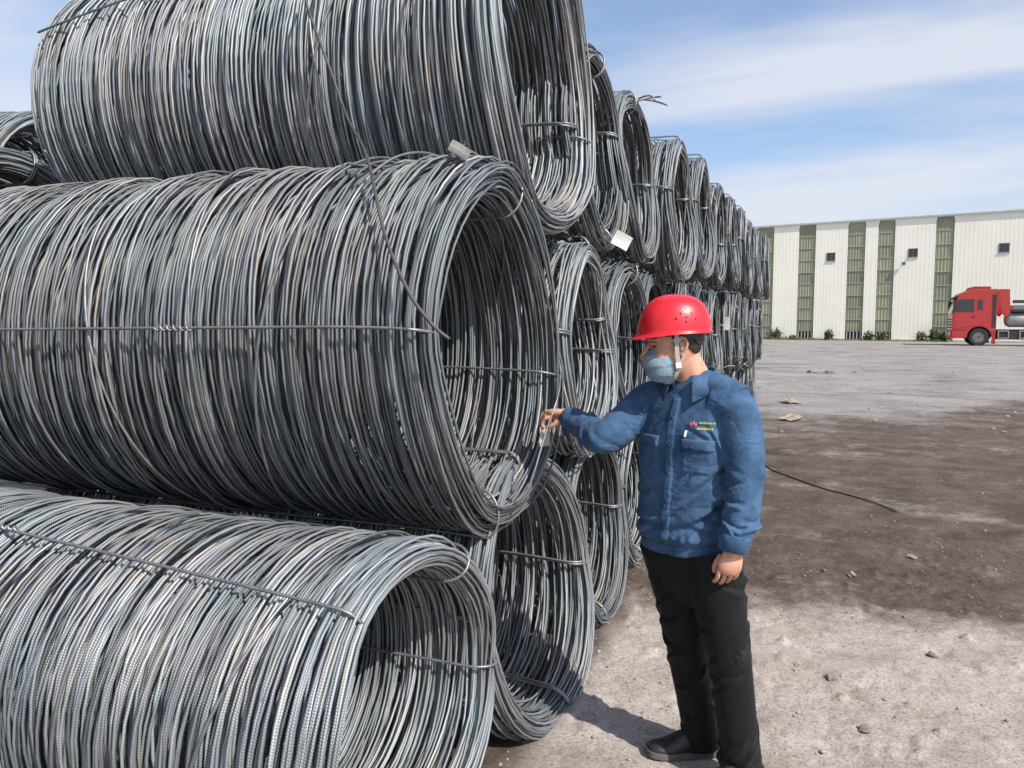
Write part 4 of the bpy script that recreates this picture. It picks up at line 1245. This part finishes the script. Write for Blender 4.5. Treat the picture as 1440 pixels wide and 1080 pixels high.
# ---- trousers
def d_leg(seed):
    def f(A, AN, T):
        rng = np.random.default_rng(seed)
        d = 0.006 * (fbm(A * 4, AN * 1.0, 2, seed) - .5)
        for k in range(24):
            t0 = rng.uniform(.40, .66) if k < 9 else (rng.uniform(.84, .98) if k < 18 else rng.uniform(.05, .35))
            a0 = rng.uniform(-PI, PI); da = wrap(AN - a0); arc = A.max() * t0
            wd = rng.uniform(.016, .026); tilt = rng.uniform(-.07, .07)
            d = d + rng.uniform(.005, .010) * crease((A - arc - tilt * da + .02 * (1 - np.cos(da))) / wd) * np.exp(-(da / rng.uniform(.6, 1.3)) ** 4)
        # pressed crease down the front
        return d
    return f
pelvis = stack([sec(-.070, .0, .60, .02, .03), sec(-.075, .0, .66, .085, .070), sec(-.084, .0, .72, .128, .096), sec(-.090, .0, .77, .150, .110), sec(-.098, .0, .83, .158, .122), sec(-.100, .0, .87, .150, .112)], n=64)
def leg(h_, k_, a_, seed):
    mid = lambda p, q, t: tuple(np.array(p) * (1 - t) + np.array(q) * t)
    return limb([(h_[0], h_[1], .84), mid(h_, k_, .35), k_, mid(k_, a_, .5), mid(k_, a_, .86), (a_[0] + .004, a_[1], .032)], [.114, .102, .079, .073, .072, .075], 16, 120, d_leg(seed))
trousers = link('trousers', unite([pelvis, leg(L_HIP, L_KN, L_AN, 61), leg(R_HIP, R_KN, R_AN, 71)], 0.0046, 4, .5, keep=0.5), M_TROUSER, worker)
# ---- shoes
def shoe(a_, heading):
    rows = []
    st = [(.085, .028, .050, .020), (.075, .036, .085, .012), (.045, .041, .105, .0), (.0, .042, .105, .0), (-.045, .044, .100, .0), (-.09, .048, .082, .0), (-.135, .050, .058, .0), (-.175, .044, .050, .004), (-.20, .030, .040, .008), (-.208, .014, .030, .012)]
    c, s = math.cos(heading), math.sin(heading)
    def place(x, y, z): return (a_[0] + x * c - y * s, a_[1] + x * s + y * c, z)
    for x, w, h, l in spline(st, 4):
        r = []
        for q in np.arange(24) * 2 * PI / 24:
            cy = math.copysign(abs(math.cos(q)) ** .7, math.cos(q)) * w
            sz = math.sin(q)
            z = .022 + l * .3 + ((h - .022) * abs(sz) ** .8 if sz > 0 else -.004 * abs(sz))
            r.append(place(x, cy * (1 if sz < .3 else 1 - .25 * (sz - .3)), z))
        rows.append(r)
    o = MB().loft(rows).build('shoe', M_SHOE, worker, smooth=True)
    sr = []
    for x, w, h, l in spline(st, 4):
        w = w + .005; zt = .026 + l * .35; zb = .003 + l * .5
        sr.append([place(x * 1.015, -w, zb), place(x * 1.015, w, zb), place(x * 1.015, w, zt), place(x * 1.015, -w, zt)])
    MB().loft(sr).build('sole', M_SOLE, o)
    for i in range(4):
        x = -.035 - i * .017
        Q = [place(x, -.026, .088 - i * .005), place(x - .004, 0, .104 - i * .006), place(x, .026, .088 - i * .005)]
        MB().tube(spline(Q, 4), .0024, 6).build('lace', M_BLACKPL, o)
shoe((R_AN[0] - .005, R_AN[1] - .002, 0), math.radians(4))
shoe((L_AN[0], L_AN[1] - .01, 0), math.radians(22))
# ---- the tag in his fingers
tg = empty('tag_plate', (0, 0, 0)); hand = worker.matrix_basis @ Vector((R_WR[0] - .085, R_WR[1] + .018, R_WR[2] - .040))
tg.location = hand; tg.rotation_euler = (0, 0, YAW + .5)
tag(tg, 'pale tin tag held between the fingers of the worker', 'tag')
MB().box(-.024, .024, -.0008, .0008, -.085, .0).build('plate', M_TAG_PALE, tg, bevel=.0005)
MB().tube([(0, 0, -.004), (-.006, .004, .02), (-.012, .010, .05)], .0015, 6).build('string', M_TIE, tg)
# ------------------------------------------------------------------ red truck by the warehouse
M_RED = simple('red_truck_paint', (0.42, 0.032, 0.028), rough=0.35, var=0.08, scale=1.5, coat=0.3)
M_REDDARK = simple('faded_red_plastic', (0.30, 0.028, 0.030), rough=0.5, var=0.12, scale=2)
M_TYRE = simple('tyre_rubber', (0.028, 0.027, 0.026), rough=0.9, var=0.3)
M_RIM = simple('dusty_rim', (0.16, 0.16, 0.15), rough=0.6, metal=0.3, var=0.3)
M_CHASSIS = simple('chassis_black', (0.030, 0.028, 0.027), rough=0.7, var=0.4)
M_TANK = simple('brushed_tank', (0.36, 0.36, 0.345), rough=0.45, metal=0.5, var=0.1, scale=3)
M_STEELSHEET = simple('steel_load', (0.42, 0.41, 0.40), rough=0.45, metal=0.4, var=0.2, scale=1)
truck = empty('truck', (8.60, 57.4, 0.0), math.radians(-2.5))
truck.location.z = gz(9.9, 57.0) + 0.0
tag(truck, 'red truck tractor with a silver gas tank standing before the warehouse', 'truck')
def arc_pts(cx, cz, r, a0, a1, n=12): return [(cx + r * math.cos(a0 + (a1 - a0) * i / n), cz + r * math.sin(a0 + (a1 - a0) * i / n)) for i in range(n + 1)]
cab_poly = [(.10, .48), (.03, .62), (.0, .95), (.01, 2.02), (.05, 2.12), (.26, 3.14), (.38, 3.38), (.85, 3.58), (1.4, 3.66), (2.5, 3.66), (2.5, 1.02), (2.42, 0.62)] + [(2.24, .58)] + arc_pts(1.56, .58, .68, 0, PI, 14) + [(.84, .50)]
MB().prism(cab_poly, 0.0, 2.48).build('cab', M_RED, truck, bevel=0.035)
cabp = [c for c in truck.children][-1]
MB().prism([(.80, 3.52), (1.15, 3.62), (2.2, 3.66), (2.2, 3.84), (1.25, 3.86), (1.02, 3.80)], .55, 1.93).build('roof_spoiler', M_REDDARK, truck, bevel=.03)
for y0, y1 in ((-.022, -.004), (2.484, 2.502)):
    MB().prism([(.14, 2.22), (.30, 2.92), (.40, 3.02), (1.22, 3.02), (1.22, 2.22)], y0, y1).build('side_window', M_GLASS, truck)
    MB().prism([(1.44, 2.36), (1.44, 2.98), (1.70, 2.98), (1.70, 2.36)], y0, y1).build('rear_quarter_window', M_GLASS, truck)
    MB().prism([(2.26, 1.2), (2.24, 3.30), (2.46, 3.30), (2.46, 1.2)], y0, y1).build('cab_vent_panel', M_CHASSIS, truck)
    d = MB().prism([(.14, 1.12), (.14, 2.16), (1.34, 2.16), (1.34, 1.30), (1.1, 1.28)], y0 + .004, y1 - .004).build('door', M_RED, truck)
    MB().box(1.12, 1.30, y0 - .02, y1, 1.86, 1.92).build('handle', M_CHASSIS, d)
    MB().prism([(2.51, 3.64), (3.14, 3.64), (3.22, 2.20), (3.02, 1.88), (2.80, 2.02), (2.66, 2.7)], y0 - .02 if y0 < 0 else y1 - .04, y0 + .04 if y0 < 0 else y1 + .02).build('side_deflector', M_RED, truck, bevel=.01)
    MB().prism([(2.26, .14), (2.26, .95), (2.48, .95), (2.48, .14)], y0, y1).build('mudguard', M_REDDARK, truck)
    MB().box(.12, .84, y0, y1, 1.02, 1.10).build('sill_trim', M_REDDARK, truck)
MB().prism([(-.02, 2.10), (.20, 3.12), (.26, 3.10), (.06, 2.10)], .16, 2.32).build('windscreen', M_GLASS, truck)
MB().prism([(.16, 3.18), (.0, 3.04), (.04, 2.99), (.30, 3.26)], .1, 2.38).build('sun_visor', M_CHASSIS, truck)
MB().prism([(-.06, .42), (-.08, .62), (-.05, 1.02), (.09, 1.02), (.09, .42)], .02, 2.46).build('bumper', M_REDDARK, truck, bevel=.02)
for y in (.12, 1.86): MB().box(-.10, -.05, y, y + .5, .66, .90).build('headlight', M_WHITEPL, truck, bevel=.01)
for k in range(4): MB().box(-.03, .01, .35, 2.13, 1.14 + k * .18, 1.22 + k * .18).build('grille_bar', M_CHASSIS, truck)
for y in (-.26, 2.52):
    MB().box(.02, .16, y, y + .22, 2.30, 2.95).build('mirror', M_CHASSIS, truck, bevel=.02)
def wheel(x, y, wd, r=.56, parent=truck):
    rows = []
    for a, rr in ((0, r * .62), (0, r * .92), (.04, r), (wd - .04, r), (wd, r * .92), (wd, r * .62)):
        rows.append([(x + rr * math.cos(t), y + a, r + rr * math.sin(t)) for t in np.arange(28) * 2 * PI / 28])
    w = MB().loft(rows, cap=False).build('wheel', M_TYRE, parent)
    rows = []
    for a, rr in ((.02, r * .62), (.06, r * .58), (.10, r * .36), (.03, r * .28), (.02, r * .12)):
        rows.append([(x + rr * math.cos(t), y + a, r + rr * math.sin(t)) for t in np.arange(28) * 2 * PI / 28])
    MB().loft(rows).build('rim', M_RIM, w)
MB().box(.85, 2.25, .36, 2.12, .45, 1.25).build('wheel_well', M_CHASSIS, truck)
for y in (.02, 2.16): wheel(1.56, y, .32)
for x in (5.4, 6.75):
    for y in (.02, 1.86): wheel(x, y, .60)
for y in (.72, 1.58): MB().box(2.0, 7.4, y, y + .1, .78, 1.06).build('chassis_rail', M_CHASSIS, truck)
tank_rows = []
for x, r in ((2.98, .05), (3.01, .26), (3.10, .42), (3.26, .50), (4.10, .50), (4.26, .42), (4.36, .26), (4.39, .05)):
    tank_rows.append([(x, .62 + r * math.cos(t), 1.72 + r * math.sin(t)) for t in np.arange(24) * 2 * PI / 24])
MB().loft(tank_rows).build('gas_tank', M_TANK, truck, smooth=True)
MB().box(4.42, 5.0, .12, 2.3, 1.06, 2.2).build('tank_rack', M_REDDARK, truck)
MB().box(2.62, 4.75, .30, 2.2, .42, .98).build('side_box', M_CHASSIS, truck, bevel=.02)
for x in (2.64, 3.82):
    f = MB()
    for q in ((x, x + .62, .94, 1.0), (x, x + .62, .48, .54), (x, x + .06, .54, .94), (x + .56, x + .62, .54, .94)): f.box(q[0], q[1], .25, .295, q[2], q[3])
    f.build('step_frame', M_TANK, truck)
MB().box(5.2, 6.9, .9, 1.6, 1.08, 1.24).build('fifth_wheel', M_CHASSIS, truck, bevel=.03)
trailer = empty('semi_trailer', truck.location, truck.rotation_euler.z)
tag(trailer, 'dark flatbed trailer loaded with steel sheet behind the red truck cab', 'trailer')
MB().box(3.3, 15.5, .05, 2.45, 2.20, 2.34).build('deck', M_CHASSIS, trailer)
MB().box(3.4, 15.3, .25, 2.25, 2.345, 2.62).build('sheet_stack', M_STEELSHEET, trailer, bevel=.01)
MB().box(3.35, 15.4, .10, .22, 2.74, 2.94).build('side_rail', M_CHASSIS, trailer)
for x in (4.55, 7.2, 9.9, 12.6, 15.2): MB().box(x, x + .16, .06, .24, 2.345, 2.735).build('post', M_CHASSIS, trailer)
for y in (.75, 1.6): MB().box(6.0, 15.2, y, y + .12, 1.7, 2.195).build('beam', M_CHASSIS, trailer)
for x in (11.5, 12.8, 14.1):
    for y in (.05, 1.85): wheel(x, y, .6, parent=trailer)
MB().box(7.9, 8.1, .4, .6, .0, 2.195).build('landing_leg', M_CHASSIS, trailer); MB().box(7.9, 8.1, 1.9, 2.1, .0, 2.195).build('landing_leg', M_CHASSIS, trailer)

# ------------------------------------------------------------------ loose wires and tags on the coils
lw = MB().tube(spline([(-1.885, 2.66, 3.05), (-1.868, 2.60, 2.92), (-1.798, 2.63, 2.694), (-1.69, 2.60, 2.46), (-1.439, 2.33, 2.241), (-1.266, 2.15, 1.952), (-1.142, 2.075, 1.767), (-1.06, 2.065, 1.669), (-1.010, 2.085, 1.622)], 8), .0058, 8).build('loose_wire', M_TIE_DARK, None, smooth=True)
tag(lw, 'loose binding wire hanging diagonally from the top coil down over the big middle coil', 'wire')
lw = MB().tube(spline([(-.965, 3.05, 1.46), (-.93, 2.90, 1.375), (-.950, 2.82, 1.25), (-.975, 2.74, 1.09), (-1.01, 2.70, .98)], 8), .0042, 8).build('loose_wire', M_TIE, None, smooth=True)
tag(lw, 'thin straight wire end crossing in front of the reaching hand', 'wire')
def tin_tag(p, rot, w, h, label, mat=None):
    t = empty('tag_plate', p); t.rotation_euler = rot
    tag(t, label, 'tag', 'tin tags on the coils')
    mb = MB()
    mb.v = []; n = 5
    V = []
    for s_ in (-1, 1):
        for i in range(n):
            for j in range(n):
                x = (i / (n - 1) - .5) * w; z = (j / (n - 1) - .5) * h
                V.append((x, .012 * (x / w) ** 2 - .02 * (z / h) ** 2 + s_ * .001, z))
    F = []
    for i in range(n - 1):
        for j in range(n - 1):
            a = i * n + j; F += [(a, a + 1, a + n + 1, a + n), (a + n * n, a + n + n * n, a + n + 1 + n * n, a + 1 + n * n)]
    mb.add(V, F).build('plate', mat or M_TAG_PALE, t)
    MB().tube([(0, 0, h * .42), (.01, .01, h * .42 + .03), (.0, .03, h * .42 + .06)], .0016, 6).build('string', M_TIE, t)
tin_tag((-1.15, 2.46, 2.262), (-.5, .5, .6), .075, .055, 'bent tin tag lying on top of the big middle coil', M_TAG)
tin_tag((-.95, 4.06, 2.10), (-.3, .5, .35), .095, .085, 'square pale tag hanging where the top and middle tiers meet')
tin_tag((-.90, 9.15, 1.64), (0, 0, .3), .07, .15, 'white upright tag on the far coils just behind the helmet')
# sprung ends of wire that stick out of a coil
def sprung(parent, starts, seed, base, spread, length, n):
    rng = np.random.default_rng(seed)
    inv = Matrix.Translation(parent.location) @ Matrix.Rotation(parent.rotation_euler.z, 4, 'Z')
    inv = inv.inverted()
    for k in range(n):
        p = np.array(base) + rng.normal(0, 1, 3) * np.array(spread)
        d = np.array(starts) + rng.normal(0, .22, 3); d /= np.linalg.norm(d)
        c = rng.normal(0, .5, 3); c[2] = -abs(c[2]) - .4
        pts = [p, p + d * length * .4, p + d * length * .75 + c * length * .10, p + d * length + c * length * .32]
        pts = [tuple(inv @ Vector(q)) for q in pts]
        MB().tube(spline(pts, 5), .0058, 6).build('sprung_end', M_TIE, parent, smooth=True)
coils = {o['label']: o for o in bpy.data.objects if o.get('category') == 'wire coil'}
def coil_like(t): return next(o for l, o in coils.items() if t in l)
sprung(coil_like('second coil of the middle tier') if any('second coil of the middle tier' in l for l in coils) else coil_like('middle tier coil right behind'), (.55, -.15, .75), 3, (-1.03, 4.75, 1.02), (.02, .10, .03), .22, 12)
sprung(coil_like('third coil of the top tier'), (.9, .2, .22), 4, (-1.08, 5.1, 3.10), (.02, .05, .01), .13, 3)
sprung(coil_like('seventh coil of the bottom tier'), (.6, -.3, .6), 5, (-1.0, 8.6, .98), (.02, .2, .04), .32, 12)
sprung(coil_like('ninth coil of the bottom tier'), (.5, -.2, .6), 6, (-1.0, 10.8, .98), (.02, .2, .04), .3, 9)

# ------------------------------------------------------------------ litter, clods and stones on the ground
M_STONE = simple('pale_clod', (0.36, 0.325, 0.29), rough=0.95, var=0.3, scale=14, bump=.006, bscale=60)
M_STONE_D = simple('grey_stone', (0.22, 0.20, 0.185), rough=0.95, var=0.35, scale=10, bump=.004, bscale=60)
M_CARD = simple('wet_cardboard', (0.26, 0.215, 0.165), rough=0.9, var=0.4, scale=12)
M_ROPE = simple('dark_rope', (0.06, 0.055, 0.05), rough=0.9, var=0.3)
def rock_mesh(seed, sub=2):
    bm = bmesh.new(); bmesh.ops.create_icosphere(bm, subdivisions=sub, radius=1.0)
    off = Vector((seed * 7.3, seed * 3.1, seed * 1.7))
    for v in bm.verts:
        k = 0.62 + 0.55 * (mnoise.noise(v.co * 1.1 + off) + .5) + .25 * mnoise.noise(v.co * 2.7 + off)
        v.co = v.co * k; v.co.z *= .62
    me = bpy.data.meshes.new('rock'); bm.to_mesh(me); bm.free(); me.polygons.foreach_set('use_smooth', np.zeros(len(me.polygons), bool)); return me
def rock(x, y, s, seed, label, mat):
    o = link('rock', rock_mesh(seed, 3), mat); o.location = (x, y, gz(x, y) + s * .18); o.scale = (s, s * .85, s); o.rotation_euler = (0, 0, seed * 1.3)
    tag(o, label, 'rock', 'rocks and clods lying on the yard')
rock(.145, 3.80, .034, 1, 'pale clod right of the worker at knee height in the picture', M_STONE)
rock(-.02, 3.90, .022, 2, 'smaller pale clod close to the trouser leg right of the worker', M_STONE)
rock(.26, 3.36, .030, 3, 'pale clod lowest of the lumps right of the worker', M_STONE)
rock(.62, 4.25, .028, 4, 'grey lump in the middle of the pale dusty ground', M_STONE_D)
rock(1.05, 4.05, .024, 5, 'grey lump nearest the right picture edge on the pale ground', M_STONE_D)
rock(.30, 5.45, .030, 6, 'pale stone just past the edge of the dark earth', M_STONE)
rock(.72, 6.0, .035, 7, 'pale broken stone lying on the dark earth', M_STONE)
for i, (x, y, s) in enumerate(((.10, 26.1, .17), (.62, 26.3, .13), (1.35, 26.6, .11))):
    rock(x, y, s, 11 + i, ('largest and leftmost', 'middle', 'smallest and rightmost')[i] + ' of three dark lumps far off on the yard', M_STONE_D)
# small stones everywhere: too many to count
rngs = np.random.default_rng(12)
tm = [rock_mesh(40 + i, 1) for i in range(4)]
TV = []; TF = []
for me in tm:
    a = np.zeros(len(me.vertices) * 3, np.float32); me.vertices.foreach_get('co', a); TV.append(a.reshape(-1, 3))
    f = np.zeros(len(me.polygons) * 3, np.int32); me.polygons.foreach_get('vertices', f); TF.append(f.reshape(-1, 3))
GV, GF, GT = [], [], []; base_i = 0
ns = 6200
for k in range(ns):
    if k < 4600:
        x = rngs.uniform(-1.1, 2.7); y = rngs.uniform(2.4, 6.5); s = .002 + .012 * rngs.random() ** 5
        if fbm(np.array([x * 2.2]), np.array([y * 2.2]), 2, 91)[0] < .30 + .35 * rngs.random(): continue
        if (x + .33) ** 2 + (y - 2.85) ** 2 < .06: continue
    elif k < 5600:
        y = rngs.uniform(5.2, 14); x = rngs.uniform(-.9, .4 * y + .6); s = .003 + .018 * rngs.random() ** 5
        if value_noise(np.array([x * .9]), np.array([y * .9]), 5)[0] < .58: continue
    else:
        y = rngs.uniform(12, 34); x = rngs.uniform(-.6, .5 * y); s = .01 + .04 * rngs.random() ** 5
    i = rngs.integers(0, 4); a = rngs.uniform(0, 6.28)
    R = np.array([[math.cos(a), -math.sin(a), 0], [math.sin(a), math.cos(a), 0], [0, 0, 1]])
    GV.append(TV[i] @ R.T * s + np.array([x, y, gz(x, y) + s * .2])); GF.append(TF[i] + base_i); base_i += len(TV[i])
gvv = np.vstack(GV)
gt = fbm(gvv[:, 0] * 0.8, gvv[:, 1] * 0.8, 2, 6) * 0.5
gt = np.where((gvv[:, 1] > 4.7) & (gvv[:, 1] < 13), gt * 0.55, gt + 0.25) + np.repeat(rngs.uniform(-.15, .2, len(GV)), [len(v) for v in GV])
M_GRAVEL = leaf_material('grit', (0.26, 0.232, 0.207))
M_GRAVEL.node_tree.nodes['Principled BSDF'].inputs['Roughness'].default_value = 0.95
gravel = link('gravel', np_mesh('gravel', gvv, np.vstack(GF), False, np.clip(gt, 0, 1)), M_GRAVEL)
tag(gravel, 'small stones and crumbs of earth scattered over the yard', 'gravel', kind='stuff')
rope = MB().tube(spline([(x, y, gz(x, y) + .008) for x, y in ((-.52, 9.5), (-.35, 9.0), (-.1, 8.55), (.15, 8.2), (.38, 7.92), (.58, 7.66), (.75, 7.38))], 8), .007, 8).build('rope', M_ROPE, None, smooth=True)
tag(rope, 'thin dark cable lying across the dark earth right of the worker', 'cable')
def scrap(x, y, w, d, rz, label, seed):
    rng = np.random.default_rng(seed); n = 7
    V, F = [], []
    z0 = gz(x, y)
    for s_ in (0, 1):
        for i in range(n):
            for j in range(n):
                a, b = i / (n - 1) - .5, j / (n - 1) - .5
                lift = .35 * w * max(0, b - .05) + .22 * d * max(0, -a - .15)
                V.append((a * w + rng.normal(0, .01 * w), b * d + rng.normal(0, .01 * d), z0 + .02 + lift + .012 * math.sin(a * 9 + seed) + s_ * .006))
    for i in range(n - 1):
        for j in range(n - 1):
            q = i * n + j; F += [(q, q + 1, q + n + 1, q + n), (q + n * n, q + n + n * n, q + n + 1 + n * n, q + 1 + n * n)]
    M = Matrix.Translation((x, y, 0)) @ Matrix.Rotation(rz, 4, 'Z')
    o = MB().add([tuple(M @ Vector(p)) for p in V], F).build('cardboard_scrap', M_CARD, None)
    tag(o, label, 'scrap', 'scraps lying beside the coil row')
scrap(-.32, 16.5, .30, .6, .2, 'crumpled brown board scrap further away beside the coil row', 1)
scrap(-.25, 13.6, .26, .45, -.4, 'crumpled brown board scrap nearer the worker shoulder', 2)
